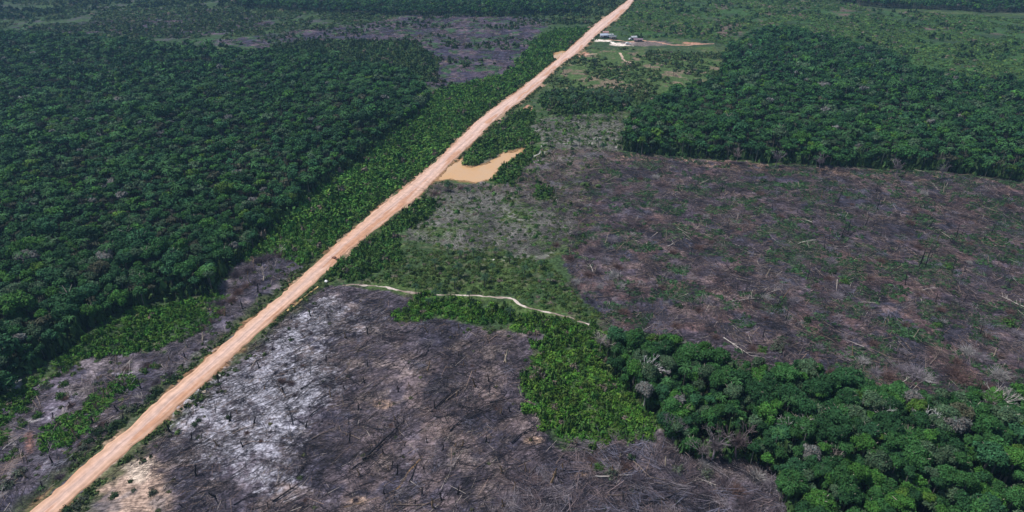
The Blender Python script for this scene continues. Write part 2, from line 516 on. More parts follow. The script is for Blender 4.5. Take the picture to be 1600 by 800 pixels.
# ------------------------------------------------------------------ foliage templates (unit radius, base of crown near z=0)
def crown(seed, nleaf, ls, nlobe=6, flat=0.75, droop=-0.35, open_=0.0, corec=0.75):
    r = np.random.default_rng(seed)
    A = Acc()
    cen = []; rad = []
    for k in range(nlobe):
        a = k * 2.4 + r.uniform(0, 1.0); d = (0.62 if nlobe < 8 else 0.78) * math.sqrt((k + 0.2) / nlobe) * r.uniform(0.65, 1.2)
        cen.append((d * math.cos(a), d * math.sin(a), r.uniform(0.0, 0.42) * (1.1 - d)))
        rad.append(r.uniform(0.30, 0.50) * (1.12 - 0.35 * d) * (1.0 if nlobe < 8 else 0.84))
    cen = np.array(cen); rad = np.array(rad)
    iv, it = ico()
    for k in range(nlobe):
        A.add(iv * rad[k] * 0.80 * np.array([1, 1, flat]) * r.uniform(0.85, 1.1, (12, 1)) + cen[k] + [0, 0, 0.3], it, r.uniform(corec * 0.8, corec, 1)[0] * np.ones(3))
    m = 0; V = []; K = []
    w_ = rad ** 2 / (rad ** 2).sum()
    lob = r.choice(nlobe, nleaf * 3, p=w_)
    d = r.normal(size=(nleaf * 3, 3)); d /= np.linalg.norm(d, axis=1)[:, None]
    d[:, 2] = np.where(d[:, 2] < droop, -d[:, 2], d[:, 2])
    p = cen[lob] + d * rad[lob][:, None] * np.array([1, 1, flat]) * r.uniform(0.80, 1.24, (len(d), 1))
    dist = np.linalg.norm((p[:, None] - cen[None]) / np.array([1, 1, flat]), axis=2) / rad[None]
    ok = dist.min(1) > 0.84
    p = p[ok][:nleaf]; d = d[ok][:nleaf]; lob = lob[ok][:nleaf]
    n = len(p)
    nr = d + r.normal(size=(n, 3)) * 0.55 + [0, 0, 0.25]; nr /= np.linalg.norm(nr, axis=1)[:, None]
    a = np.cross(nr, r.normal(size=(n, 3))); a /= np.linalg.norm(a, axis=1)[:, None]
    b = np.cross(nr, a)
    s1 = ls * r.uniform(0.6, 1.35, (n, 1)); s2 = ls * r.uniform(0.45, 0.95, (n, 1))
    v = np.stack([p - a * s1 * 0.5, p + b * s2 * 0.5 * r.uniform(0.4, 1.2, (n, 1)), p + a * s1 * 0.5, p - b * s2 * 0.5 * r.uniform(0.4, 1.2, (n, 1))], 1)
    v[:, :, 2] += 0.3
    i = np.arange(n)[:, None] * 4
    t = np.concatenate([i + [0, 1, 2], i + [0, 2, 3]], 0)
    lobv = r.uniform(0.78, 1.22, nlobe)
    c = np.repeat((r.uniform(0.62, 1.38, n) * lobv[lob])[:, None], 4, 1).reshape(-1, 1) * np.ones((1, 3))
    c[:, 0] *= np.repeat(r.uniform(0.85, 1.25, n), 4)
    A.add(v.reshape(-1, 3), t, c)
    return A.arrays()


def bushy(seed, nleaf, ls, h=0.8):
    """low leafy clump, radius 1, reaching the ground"""
    r = np.random.default_rng(seed)
    A = Acc()
    n = nleaf
    d = r.normal(size=(n, 3)); d /= np.linalg.norm(d, axis=1)[:, None]; d[:, 2] = np.abs(d[:, 2])
    lump = 0.72 + 0.4 * np.sin(d[:, 0] * 5 + seed) * np.cos(d[:, 1] * 4.3 + seed * 2) 
    p = d * lump[:, None] * np.array([1, 1, h]) * r.uniform(0.55, 1.1, (n, 1))
    nr = d + r.normal(size=(n, 3)) * 0.6 + [0, 0, 0.3]; nr /= np.linalg.norm(nr, axis=1)[:, None]
    a = np.cross(nr, r.normal(size=(n, 3))); a /= np.linalg.norm(a, axis=1)[:, None]
    b = np.cross(nr, a)
    s1 = ls * r.uniform(0.7, 1.6, (n, 1)); s2 = ls * r.uniform(0.3, 0.8, (n, 1))
    v = np.stack([p - a * s1 * 0.5, p + b * s2 * 0.5, p + a * s1 * 0.5, p - b * s2 * 0.5], 1)
    v[:, :, 2] = np.maximum(v[:, :, 2], 0.02)
    i = np.arange(n)[:, None] * 4
    t = np.concatenate([i + [0, 1, 2], i + [0, 2, 3]], 0)
    c = np.repeat(r.uniform(0.6, 1.4, (n, 1)), 4, 1).reshape(-1, 1) * np.ones((1, 3))
    c[:, 0] *= np.repeat(r.uniform(0.85, 1.3, n), 4)
    A.add(v.reshape(-1, 3), t, c)
    return A.arrays()


def scatter(tpls, pos, rad, hz, rot, tint, which=None):
    """one big mesh from many turned, sized and tinted copies of the templates"""
    V = []; T = []; Cc = []; n = 0
    if which is None:
        which = R.integers(0, len(tpls), len(pos))
    for k, (v, t, c) in enumerate(tpls):
        idx = np.nonzero(which == k)[0]
        if not len(idx):
            continue
        ca, sa = np.cos(rot[idx]), np.sin(rot[idx])
        x = v[None, :, 0] * ca[:, None] - v[None, :, 1] * sa[:, None]
        y = v[None, :, 0] * sa[:, None] + v[None, :, 1] * ca[:, None]
        P = np.stack([x * rad[idx][:, None] + pos[idx, 0:1], y * rad[idx][:, None] + pos[idx, 1:2],
                      v[None, :, 2] * hz[idx][:, None] + pos[idx, 2:3]], 2)
        V.append(P.reshape(-1, 3).astype(np.float32))
        T.append((t[None] + (np.arange(len(idx)) * len(v))[:, None, None] + n).reshape(-1, 3))
        Cc.append((c[None] * tint[idx][:, None, :]).reshape(-1, 3).astype(np.float32))
        n += len(idx) * len(v)
    return np.vstack(V), np.vstack(T), np.vstack(Cc)


# ------------------------------------------------------------------ GROUND
def axis_lines(a, b, step0, grow, far):
    """evenly fine between a and b, then stretching out to +-far"""
    mid = np.arange(a, b, step0)
    out = [b]; s = step0
    while out[-1] < far:
        s *= grow; out.append(out[-1] + s)
    neg = [a]; s = step0
    while neg[-1] > -far:
        s *= grow; neg.append(neg[-1] - s)
    return np.array(neg[::-1][:-1] + list(mid) + out)


gx = axis_lines(-170, 200, 0.75, 1.022, 9000)
gy0 = [-9000, -5000, -2500, -1200, -600, -300, -120, -40, 0, 20, 35]
y = 45.0
gy = []
while y < 1100:
    gy.append(y); y += max(0.7, 0.0031 * y)
s = 5.0
while y < 12000:
    gy.append(y); s *= 1.12; y += s
gy = np.array(gy0 + gy)
GX, GY = np.meshgrid(gx, gy)
X = GX.ravel(); Y = GY.ravel()


ASH = np.zeros(len(X))


def soil_colour(X, Y):
    px, py = pixel(X, Y)
    n20 = fbm(X, Y, 22, 1); n8 = fbm(X, Y, 8, 2); n3 = fbm(X, Y, 3.4, 3, 2); n1 = vnoise(X, Y, 1.3, 4)
    m8 = fbm(X, Y, 9, 12); m3 = fbm(X, Y, 4, 13, 2); k12 = fbm(X, Y, 13, 21, 4)

    def lin(*c): return np.array(c)[None, :]
    col = np.ones((len(X), 3)) * lin(0.040, 0.070, 0.028)

    def put(c, m):
        m = np.clip(np.asarray(m, float), 0, 1)[:, None]
        return col * (1 - m) + (c if np.ndim(c) == 2 else lin(*c)) * m
    # default green scrub variation
    col = put((0.065, 0.105, 0.030), sstep(0.5, 0.66, n8) * 0.8)
    col = put((0.10, 0.095, 0.060), sstep(0.58, 0.72, n3) * 0.6)
    # forest floor
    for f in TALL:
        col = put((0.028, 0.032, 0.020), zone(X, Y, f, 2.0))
    # pale grass field and light fields beyond
    fz = zone(X, Y, FIELD, 4)
    col = put((0.060, 0.100, 0.032), fz)
    col = put((0.16, 0.125, 0.085), fz * sstep(0.55, 0.68, n8))
    f7 = zone(X, Y, M7, 5)
    col = put((0.038, 0.084, 0.026), f7)
    col = put((0.028, 0.058, 0.022), f7 * sstep(0.50, 0.60, k12) * 0.85)
    col = put((0.115, 0.085, 0.07), f7 * (py < 75) * sstep(0.56, 0.66, n20))
    col = put((0.038, 0.072, 0.026), (py < 75) * (px < 980) * 0.85)
    col = put((0.030, 0.052, 0.026), (py < 75) * sstep(0.44, 0.6, k12) * 0.8)
    col = put((0.075, 0.065, 0.080), (py < 75) * (px < 700) * sstep(0.56, 0.66, m8) * 0.7)
    # grey litter clearings
    for g in (GREY, GREY2):
        gz = zone(X, Y, g, 9)
        base = lin(0.118, 0.118, 0.100) * (0.5 + 1.0 * n3[:, None])
        col = put(base, gz * 0.95)
        col = put((0.060, 0.095, 0.030), gz * sstep(0.43, 0.56, m8) * 0.9)
        col = put((0.25, 0.235, 0.22), gz * sstep(0.60, 0.72, n3) * sstep(0.45, 0.6, n8) * 0.8)
    mz = zone(X, Y, MIX, 10)
    col = put(lin(0.135, 0.112, 0.115) * (0.45 + 1.1 * n3[:, None]), mz)
    col = put((0.050, 0.080, 0.032), mz * sstep(0.54, 0.62, m3) * 0.8)
    # burnt ground
    def burnt(z, cols, green=0.0, gcol=(0.035, 0.085, 0.03)):
        nonlocal col
        dark, mid, tan = cols
        b = lin(*dark) * (0.65 + 0.7 * n1[:, None]) 
        t1 = sstep(0.42, 0.60, k12)[:, None]
        b = b * (1 - t1) + lin(*mid) * t1
        t2 = (sstep(0.50, 0.64, m8) * sstep(0.44, 0.6, n3))[:, None]
        b = b * (1 - t2) + lin(*tan) * t2
        b = b * (0.62 + 0.76 * n3[:, None])
        col = put(b, z)
        if green:
            col = put(gcol, z * sstep(0.66 - green, 0.72 - green, 0.6 * n8 + 0.4 * m3) * 0.85)
    z5 = zone(X, Y, B5, 7) | zone(X, Y, B4, 7, 3)
    burnt(z5, ((0.042, 0.038, 0.062), (0.078, 0.060, 0.086), (0.12, 0.088, 0.10)), 0.11)
    z2 = zone(X, Y, B2, 3)
    burnt(z2, ((0.046, 0.045, 0.065), (0.092, 0.073, 0.094), (0.145, 0.104, 0.104)), 0.11)
    rb = z2 * sstep(0.54, 0.64, fbm(X, Y, 11, 28, 4))
    col = put((0.135, 0.078, 0.070), rb * 0.65)
    # tan fringe along the far edge of the burnt field
    yl = np.interp(px, [955, 1100, 1250, 1400, 1600, 2100], [238, 250, 260, 269, 286, 322])
    col = put((0.26, 0.17, 0.125), z2 * sstep(10, 3, np.abs(py - yl - 4)) * sstep(0.38, 0.55, n3) * 0.9)
    z3 = zone(X, Y, B3, 2.5)
    burnt(z3, ((0.066, 0.060, 0.086), (0.115, 0.098, 0.126), (0.165, 0.138, 0.15)), 0.0)
    z1 = zone(X, Y, B1, 1.8)
    burnt(z1, ((0.066, 0.060, 0.084), (0.128, 0.106, 0.128), (0.195, 0.155, 0.150)), 0.0)
    dk = blob(px, py, 680, 560, 150, 75) + blob(px, py, 820, 740, 200, 50) * 0.7 + blob(px, py, 560, 720, 90, 60) * 0.6
    col = col * (1 - (z1 * np.clip(dk, 0, 1) * 0.42 * sstep(0.35, 0.55, fbm(X, Y, 10, 27, 4)))[:, None])
    pink = blob(px, py, 700, 650, 150, 70) + blob(px, py, 600, 790, 160, 50) + blob(px, py, 940, 740, 90, 40)
    col = put((0.24, 0.175, 0.165), z1 * np.clip(pink, 0, 1) * sstep(0.46, 0.60, fbm(X, Y, 5, 23, 3)) * 0.75)
    ash = (blob(px, py, 455, 620, 110, 62, -35) * 1.15 + blob(px, py, 480, 505, 90, 30, -35) + blob(px, py, 330, 620, 80, 45, -35) * 0.8
           + blob(px, py, 415, 745, 80, 60) * 0.72 + blob(px, py, 300, 700, 70, 50) * 0.6 + blob(px, py, 570, 500, 60, 30) * 0.5)
    av = np.clip(ash, 0, 1.2) * (0.25 + 1.25 * n3) * (0.6 + 0.8 * n1)
    ASH[:] = z1 * np.clip(np.clip(ash, 0, 1.1) * (0.50 + 0.55 * n8 + 0.25 * (n3 - 0.5)), 0, 1.2)
    ASH[:] = np.maximum(ASH, z3 * sstep(0.54, 0.72, n8) * 0.40)
    ASH[:] = np.maximum(ASH, z1 * 0.22 * (n20 > 0.4)); ASH[:] = np.maximum(ASH, z2 * 0.20 * n8)
    for (cx, cy, r1, r2) in ((598, 631, 20, 8), (690, 470, 12, 5), (905, 745, 16, 7), (835, 690, 18, 7), (560, 780, 15, 6)):
        col = put((0.42, 0.29, 0.22), z1 * sstep(0.3, 0.6, blob(px, py, cx, cy, r1, r2) * (0.5 + n3)))
    # sandy lay-by at the near end of the road, and its pinkish fringe
    sand = blob(px, py, 200, 745, 62, 46, -20) * 1.2 + blob(px, py, 225, 805, 62, 46) * 0.9
    col = put((0.36, 0.255, 0.20), sstep(0.40, 0.80, sand * (0.35 + 0.8 * n3 + 0.5 * n1)))
    col = put((0.56, 0.45, 0.36), sstep(0.45, 0.95, blob(px, py, 222, 736, 44, 30) * (0.4 + 1.2 * n3)))
    col = put((0.13, 0.115, 0.095), sstep(0.45, 0.62, blob(px, py, 128, 806, 46, 26) * (0.5 + n3)) * 0.9)
    # bare white sand and orange scrape by the houses
    sand2 = blob(px, py, 942, 64, 15, 2) + blob(px, py, 968, 70, 18, 3) + blob(px, py, 990, 66, 8, 3) * 0.7
    col = put((0.66, 0.56, 0.48), sstep(0.35, 0.6, sand2 * (0.5 + n3)))
    col = put((0.42, 0.22, 0.15), sstep(0.4, 0.6, (blob(px, py, 905, 85, 18, 6) + blob(px, py, 1085, 69, 20, 2) + blob(px, py, 826, 172, 9, 9) + blob(px, py, 815, 182, 8, 6)) * (0.5 + n3)))
    col = put((0.16, 0.12, 0.12), sstep(0.4, 0.6, blob(px, py, 1010, 68, 45, 5) * (0.5 + n3)) * 0.8)
    for (cx, cy, r1, r2) in ((921, 226, 8, 3), (966, 228, 6, 4), (855, 240, 8, 3), (933, 218, 7, 3)):
        col = put((0.62, 0.57, 0.55), sstep(0.4, 0.7, blob(px, py, cx, cy, r1, r2) * (0.5 + n3)))
    # grey ash track and clearing at the near left edge
    col = put((0.40, 0.37, 0.38), sstep(0.45, 0.75, blob(px, py, 52, 655, 14, 7, -15) * (0.5 + n3)))
    trk = np.interp(py, [590, 620, 650, 680, 710, 760], [30, 18, 14, 16, 24, 10])
    col = put((0.27, 0.25, 0.26), (py > 585) * (py < 770) * sstep(7, 3, np.abs(px - trk + (n3 - 0.5) * 8)) * 0.8)
    col = put((0.20, 0.10, 0.075), sstep(0.45, 0.75, blob(px, py, 45, 690, 11, 22) * (0.5 + n3)) * 0.8)
    col = put((0.15, 0.13, 0.13), sstep(0.35, 0.6, sand) * sstep(0.56, 0.66, fbm(X, Y, 4.5, 29, 3)) * 0.7)
    ASH[:] = ASH * (1 - sstep(0.3, 0.6, sand))
    # green verge and red-brown scrape beside the road
    rd = road_dist(X, Y)
    vz = (rd > 0) & (rd < 6)
    col = put((0.060, 0.078, 0.030), vz * sstep(6.0, 2.5, rd + (n3 - 0.5) * 7) * 0.85)
    tt, nn = axis(X, Y)
    col = put((0.24, 0.125, 0.07), (rd > -1) * sstep(2.0, 0.6, rd + (n3 - 0.5) * 3.5) * 0.8 * sstep(0.40, 0.56, n8))
    col = put((0.40, 0.26, 0.18), (rd > -1) * sstep(3.6, 0.8, rd + (n3 - 0.5) * 5) * 0.75 * sstep(0.50, 0.62, fbm(X, Y, 12, 24, 3)))
    # pond shore
    pd = np.minimum(polydist(X, Y, GPOND), polydist(X, Y, GPUD))
    col = put((0.30, 0.17, 0.085), sstep(2.4, 0.6, pd + (n3 - 0.5) * 3) * 0.9)
    col = put((0.10, 0.11, 0.08), (px < 782) * (px > 722) * (py < 262) * sstep(5.5, 3, pd) * sstep(0.2, 0.8, pd) * 0.8)
    return col


Z = height(X, Y)
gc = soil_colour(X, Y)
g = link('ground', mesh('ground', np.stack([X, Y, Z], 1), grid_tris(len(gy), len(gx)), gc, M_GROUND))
tag(g, kind='structure')
at_ = g.data.attributes.new('Ash', 'FLOAT', 'POINT'); at_.data.foreach_set('value', ASH.astype(np.float32))
g.data.polygons.foreach_set('use_smooth', np.ones(len(g.data.polygons), bool))


# ------------------------------------------------------------------ ROAD
ts = np.arange(-60, 1150, 0.8)
ea, eb = road_edges(ts)
ea = ea + (fbm(ts, ts * 0, 7, 51) - 0.5) * 1.1 + (vnoise(ts, ts * 0, 1.6, 52) - 0.5) * 0.9
eb = eb + (fbm(ts, ts * 0, 9, 53) - 0.5) * 1.3 + (vnoise(ts, ts * 0, 1.9, 54) - 0.5) * 0.8
NU = 25
us = np.linspace(0, 1, NU)
V = []; LA = []; CO = []
for k, u in enumerate(us):
    n_ = ea + (eb - ea) * u
    x = AX0[0] + AD[0] * ts + AN[0] * n_; y_ = AX0[1] + AD[1] * ts + AN[1] * n_
    wv = eb - ea
    z = 0.02 + 0.20 * min(1, min(u, 1 - u) * 7) + 0.06 * math.sin(u * math.pi)
    rut = 0.05 * sum(math.exp(-((u - c) / 0.035) ** 2) for c in (0.36, 0.5, 0.62, 0.76))
    z = z - rut + (vnoise(x, y_, 1.5, 60) - 0.5) * 0.07
    if k in (0, NU - 1):
        z = z - 0.22
    V.append(np.stack([x, y_, z], 1)); LA.append(np.stack([n_, ts, ts * 0], 1))
    base = np.array([0.56, 0.385, 0.315])
    edge = np.array([0.56, 0.345, 0.235])
    rust = np.array([0.42, 0.205, 0.11])
    pale = np.array([0.58, 0.41, 0.345])
    e = np.exp(-((u - 0.52) / 0.24) ** 2)
    c = edge * (1 - e) + base * e
    c = np.broadcast_to(c, (len(ts), 3)).copy()
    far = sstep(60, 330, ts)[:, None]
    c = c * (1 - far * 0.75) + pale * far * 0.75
    lane = sum(math.exp(-((u - q) / 0.05) ** 2) for q in (0.30, 0.70))
    c = c * (1 + 0.07 * lane); c = c * (1 - 0.22 * math.exp(-((u - 0.50) / 0.035) ** 2) - 0.20 * math.exp(-((u - 0.82) / 0.04) ** 2) - 0.18 * math.exp(-((u - 0.16) / 0.04) ** 2))
    m = sstep(0.52, 0.64, fbm(n_ * 1.0, ts / 6, 3.0, 66)) * (0.25 + 0.75 * (abs(u - 0.72) < 0.17) + 0.5 * (u < 0.12))
    m = np.clip(m, 0, 1)[:, None] * 0.7
    c = c * (1 - m) + rust * m
    if k in (0, 1, NU - 2):
        c = c * 0.5 + rust * 0.5
    CO.append(c)
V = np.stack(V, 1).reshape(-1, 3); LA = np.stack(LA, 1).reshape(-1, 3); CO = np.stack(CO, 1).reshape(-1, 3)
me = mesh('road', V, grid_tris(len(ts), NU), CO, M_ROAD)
at = me.attributes.new('Lane', 'FLOAT_VECTOR', 'POINT'); at.data.foreach_set('vector', LA.astype(np.float32).ravel())
me.polygons.foreach_set('use_smooth', np.ones(len(me.polygons), bool))
tag(link('road', me), kind='structure')


def strip(name, pts, width, cols, seed=0, zoff=0.06, jag=0.5):
    p = np.array(ground(*np.array(pts).T)).T
    seg = np.linalg.norm(np.diff(p, axis=0), axis=1); s_ = np.concatenate([[0], np.cumsum(seg)])
    q = np.arange(0, s_[-1], 0.5)
    x = np.interp(q, s_, p[:, 0]); y_ = np.interp(q, s_, p[:, 1])
    ker = np.ones(9) / 9
    xp = np.convolve(np.pad(x, 4, 'edge'), ker, 'valid'); yp = np.convolve(np.pad(y_, 4, 'edge'), ker, 'valid')
    xp = xp + (vnoise(q, q * 0, 5, 70 + seed) - 0.5) * width * 0.9
    dx = np.gradient(xp); dy = np.gradient(yp); l = np.hypot(dx, dy); nx, ny = dy / l, -dx / l
    ww = np.interp(q, s_, np.broadcast_to(width, s_.shape)) if not np.isscalar(width) else np.full(len(q), width)
    wl = ww * (0.5 + (fbm(q, q * 0, 3.0, 72 + seed) - 0.5) * jag * 2.2); wr = ww * (0.5 + (fbm(q, q * 0, 2.6, 74 + seed) - 0.5) * jag * 2.2)
    V = []; Cc = []
    for k, u in enumerate((-1, -0.5, 0, 0.5, 1)):
        o_ = np.where(u < 0, u * wl, u * wr)
        X_ = xp + nx * o_; Y_ = yp + ny * o_
        z = height(X_, Y_) + zoff - (0.09 if abs(u) == 1 else 0)
        V.append(np.stack([X_, Y_, z], 1))
        f = fbm(X_, Y_, 3.5, 77 + seed, 2)[:, None]
        f = sstep(0.4, 0.62, f)
        Cc.append(np.array(cols[0]) * (1 - f) + np.array(cols[1]) * f)
    V = np.stack(V, 1).reshape(-1, 3); Cc = np.stack(Cc, 1).reshape(-1, 3)
    me = mesh(name, V, grid_tris(len(q), 5), Cc, M_PATH)
    o = link(name, me)
    return tag(o, kind='structure')


strip('path', [(532, 447), (570, 445), (600, 448), (640, 455), (680, 459), (730, 460), (780, 463), (800, 466), (815, 477), (840, 484), (870, 491), (900, 500), (925, 509)],
      0.95, ((0.50, 0.42, 0.37), (0.22, 0.17, 0.14)), 1, 0.05, 0.95)
strip('path', [(850, 226), (842, 234), (845, 240), (830, 246), (815, 254), (802, 266), (797, 275)], 0.9, ((0.42, 0.39, 0.39), (0.25, 0.22, 0.22)), 2)
strip('side_road', [(950, 62), (985, 66), (1005, 64), (1030, 67), (1055, 71), (1080, 72), (1095, 69), (1115, 68)], 3.2, ((0.42, 0.24, 0.17), (0.26, 0.16, 0.13)), 3)
strip('path', [(968, 83), (973, 91), (976, 96), (990, 100), (1004, 104)], 1.8, ((0.5, 0.36, 0.27), (0.36, 0.25, 0.2)), 4)
strip('path', [(925, 60), (940, 63), (955, 66), (968, 71), (990, 72)], 2.8, ((0.74, 0.66, 0.58), (0.50, 0.40, 0.33)), 5, 0.06, 0.9)
strip('ditch', [(533, 791), (560, 785), (592, 776), (620, 766), (628, 756), (632, 742), (645, 728), (664, 710)], 0.6, ((0.26, 0.155, 0.07), (0.15, 0.11, 0.09)), 6, 0.03, 0.9)
strip('ditch', [(447, 488), (462, 476), (480, 461), (498, 446)], 0.5, ((0.55, 0.40, 0.18), (0.4, 0.27, 0.12)), 7, 0.42)
strip('path', [(884, 95), (900, 90), (918, 86), (935, 85)], 2.0, ((0.5, 0.34, 0.27), (0.36, 0.22, 0.17)), 8)
strip('spoil_bank', [(878, 74), (893, 63), (905, 53), (920, 43), (932, 37)], 1.6, ((0.55, 0.42, 0.36), (0.42, 0.26, 0.2)), 9, 0.35)

# ------------------------------------------------------------------ WATER
def water_mat():
    m, t, b = newmat('muddy_water')
    L = t.links.new
    tc = N(t, 'ShaderNodeTexCoord')
    nz = N(t, 'ShaderNodeTexNoise'); nz.inputs['Scale'].default_value = 0.12; nz.inputs['Detail'].default_value = 3
    L(tc.outputs['Object'], nz.inputs['Vector'])
    cr = N(t, 'ShaderNodeValToRGB')
    cr.color_ramp.elements[0].position = 0.35; cr.color_ramp.elements[0].color = (0.49, 0.315, 0.175, 1)
    cr.color_ramp.elements[1].position = 0.68; cr.color_ramp.elements[1].color = (0.51, 0.30, 0.14, 1)
    L(nz.outputs['Fac'], cr.inputs[0]); L(cr.outputs[0], b.inputs['Base Color'])
    b.inputs['Roughness'].default_value = 0.07; b.inputs['IOR'].default_value = 1.33
    n2 = N(t, 'ShaderNodeTexNoise'); n2.inputs['Scale'].default_value = 2.5
    L(tc.outputs['Object'], n2.inputs['Vector'])
    bp = N(t, 'ShaderNodeBump'); bp.inputs['Strength'].default_value = 0.15; bp.inputs['Distance'].default_value = 0.05
    L(n2.outputs['Fac'], bp.inputs['Height']); L(bp.outputs[0], b.inputs['Normal'])
    return m


M_WATER = water_mat()
from mathutils.geometry import tessellate_polygon
for nm, gp in (('pond_water', GPOND), ('puddle_water', GPUD)):
    area = sum(gp[i][0] * gp[(i + 1) % len(gp)][1] - gp[(i + 1) % len(gp)][0] * gp[i][1] for i in range(len(gp)))
    sg = 1 if area > 0 else -1
    pts = []
    for i in range(len(gp)):
        e0 = gp[i] - gp[i - 1]; e1 = gp[(i + 1) % len(gp)] - gp[i]
        n0 = np.array([e0[1], -e0[0]]) / np.linalg.norm(e0); n1_ = np.array([e1[1], -e1[0]]) / np.linalg.norm(e1)
        nn_ = (n0 + n1_); nn_ /= np.linalg.norm(nn_)
        pts.append(gp[i] + nn_ * sg * 0.9)
    tri = tessellate_polygon([[Vector((p[0], p[1], 0)) for p in pts]])
    me = mesh(nm, np.array([(p[0], p[1], -0.27) for p in pts]), np.array([tuple(t) for t in tri]), None, M_WATER)
    tag(link(nm, me), kind='structure')

# ------------------------------------------------------------------ FOREST
def spots(polys, sp, amp=2.0, xlim=(-800, 900), ylim=(60, 1000), jit=0.42, keep=1.0, seed=0, ragged=True, maxpy=1100):
    px0 = [p for q in polys for p in q]
    nx = np.arange(xlim[0], xlim[1], sp); ny = np.arange(ylim[0], ylim[1], sp * 0.9)
    A_, B_ = np.meshgrid(nx.astype(float), ny.astype(float))
    A_[::2] += sp / 2
    rr = np.random.default_rng(900 + seed)
    x = A_.ravel() + rr.uniform(-jit, jit, A_.size) * sp; y_ = B_.ravel() + rr.uniform(-jit, jit, A_.size) * sp
    px, py = pixel(x, y_)
    m = (px > -260) & (px < 1860) & (py < 960)
    x = x[m]; y_ = y_[m]
    z = np.zeros(len(x), bool)
    for q in polys:
        z |= zone(x, y_, q, amp, seed)
    z &= rr.random(len(x)) < keep
    z &= road_dist(x, y_) > 1.2
    z &= np.minimum(polydist(x, y_, GPOND), polydist(x, y_, GPUD)) > 0.7
    return x[z], y_[z]


TINTS = [('dark green', (0.019, 0.062, 0.021)), ('bright green', (0.039, 0.115, 0.020)), ('blue-green', (0.025, 0.080, 0.032)),
         ('grey-green', (0.050, 0.092, 0.046)), ('yellow-green', (0.058, 0.122, 0.019)), ('mid green', (0.029, 0.090, 0.024)),
         ('brownish', (0.056, 0.062, 0.036)), ('pale grey', (0.12, 0.125, 0.115))]
TP = np.array([0.28, 0.12, 0.18, 0.12, 0.025, 0.24, 0.012, 0.014])

fx, fy = spots([F1, F2, T1, T2], 3.6, 4.0, seed=1, keep=0.95)
_n1 = len(fx)
f3x, f3y = spots([F3], 3.3, 3.5, seed=40, keep=0.96)
fx = np.concatenate([fx, f3x]); fy = np.concatenate([fy, f3y])
_p = pixel(fx, fy)
_k = ~((_p[0] > 1085) & (_p[0] < 1168) & (_p[1] > 688))
fx, fy = fx[_k], fy[_k]
nf = len(fx)
big = fbm(fx, fy, 16, 81)
frad = R.uniform(1.55, 3.5, nf) * (0.82 + 0.4 * big)
frad *= np.where(zone(fx, fy, F3, 6.0, 40), 0.80, 0.84)
frad *= np.where(R.random(nf) < 0.07, 1.5, 1.0)
inner = np.ones(nf)
for dd, red in ((6.0, 0.72), (12.0, 0.88)):
    for dx, dy in ((dd, 0), (-dd, 0), (0, dd), (0, -dd)):
        o_ = np.zeros(nf, bool)
        for q in TALL:
            o_ |= inpoly(*pixel(fx + dx, fy + dy), q)
        inner = np.where(~o_, np.minimum(inner, red), inner)
fhei = frad * 1.25 + inner * R.uniform(3.0, 7.6, nf) * (0.8 + 0.4 * fbm(fx, fy, 25, 83))
ftint = R.choice(len(TP), nf, p=TP / TP.sum())
q = zone(fx, fy, F3, 3.0, 40) & (ftint == 2) & (R.random(nf) < 0.6)
ftint[q] = R.choice([1, 5, 5], q.sum())
emer = (R.random(nf) < 0.015) & ~zone(fx, fy, F3, 6.0, 40)
frad = np.where(zone(fx, fy, F3, 6.0, 40), np.minimum(frad, 2.8), frad)
frad[emer] *= 1.5; fhei[emer] += 3.0
frot = R.uniform(0, 6.28, nf)
fz = height(fx, fy)
fpx, fpy = pixel(fx, fy, fz + fhei)
fdist = np.sqrt(fx ** 2 + fy ** 2 + CAM_H ** 2)
tcol = np.array([t[1] for t in TINTS])[ftint] * R.uniform(0.8, 1.22, (nf, 1)) * (0.85 + 0.3 * fbm(fx, fy, 40, 88)[:, None])
infr = (fpx > 4) & (fpx < 1596) & (fpy > 4) & (fpy < 792)
order = np.argsort(np.where(infr, -frad / fdist, 1))
near = order[:300]
isnear = np.zeros(nf, bool); isnear[near] = True

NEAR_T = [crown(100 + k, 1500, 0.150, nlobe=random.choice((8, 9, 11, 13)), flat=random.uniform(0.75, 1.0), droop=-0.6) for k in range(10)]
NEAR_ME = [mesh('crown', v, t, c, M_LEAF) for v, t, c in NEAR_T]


def trunk_acc(seed, h=1.0):
    r = np.random.default_rng(seed)
    A = Acc()
    c = np.array([0.5, 0.45, 0.40])
    pts = [np.array([0, 0, -0.05])]
    for k in range(3):
        pts.append(pts[-1] + [r.normal() * 0.02, r.normal() * 0.02, h * 0.26])
    A.path(pts, [0.034, 0.026, 0.022, 0.018], c, 7)
    top = pts[-1]
    for k in range(5):
        a = k * 1.257 + r.uniform(0, 0.6); l = r.uniform(0.14, 0.24)
        e = top + [math.cos(a) * l, math.sin(a) * l, r.uniform(0.10, 0.2)]
        A.tube(top, e, 0.014, 0.006, c, 5)
    return A


TRUNK_ME = [trunk_acc(200 + k).build('trunk', M_WOOD) for k in range(4)]
ORD = ['zeroth', 'first', 'second', 'third', 'fourth', 'fifth', 'sixth', 'seventh', 'eighth', 'ninth', 'tenth', 'eleventh', 'twelfth', 'thirteenth',
       'fourteenth', 'fifteenth', 'sixteenth', 'seventeenth', 'eighteenth', 'nineteenth', 'twentieth', 'twenty-first', 'twenty-second', 'twenty-third',
       'twenty-fourth', 'twenty-fifth', 'twenty-sixth', 'twenty-seventh', 'twenty-eighth', 'twenty-ninth', 'thirtieth'] + ['far%s' % i for i in range(90)]


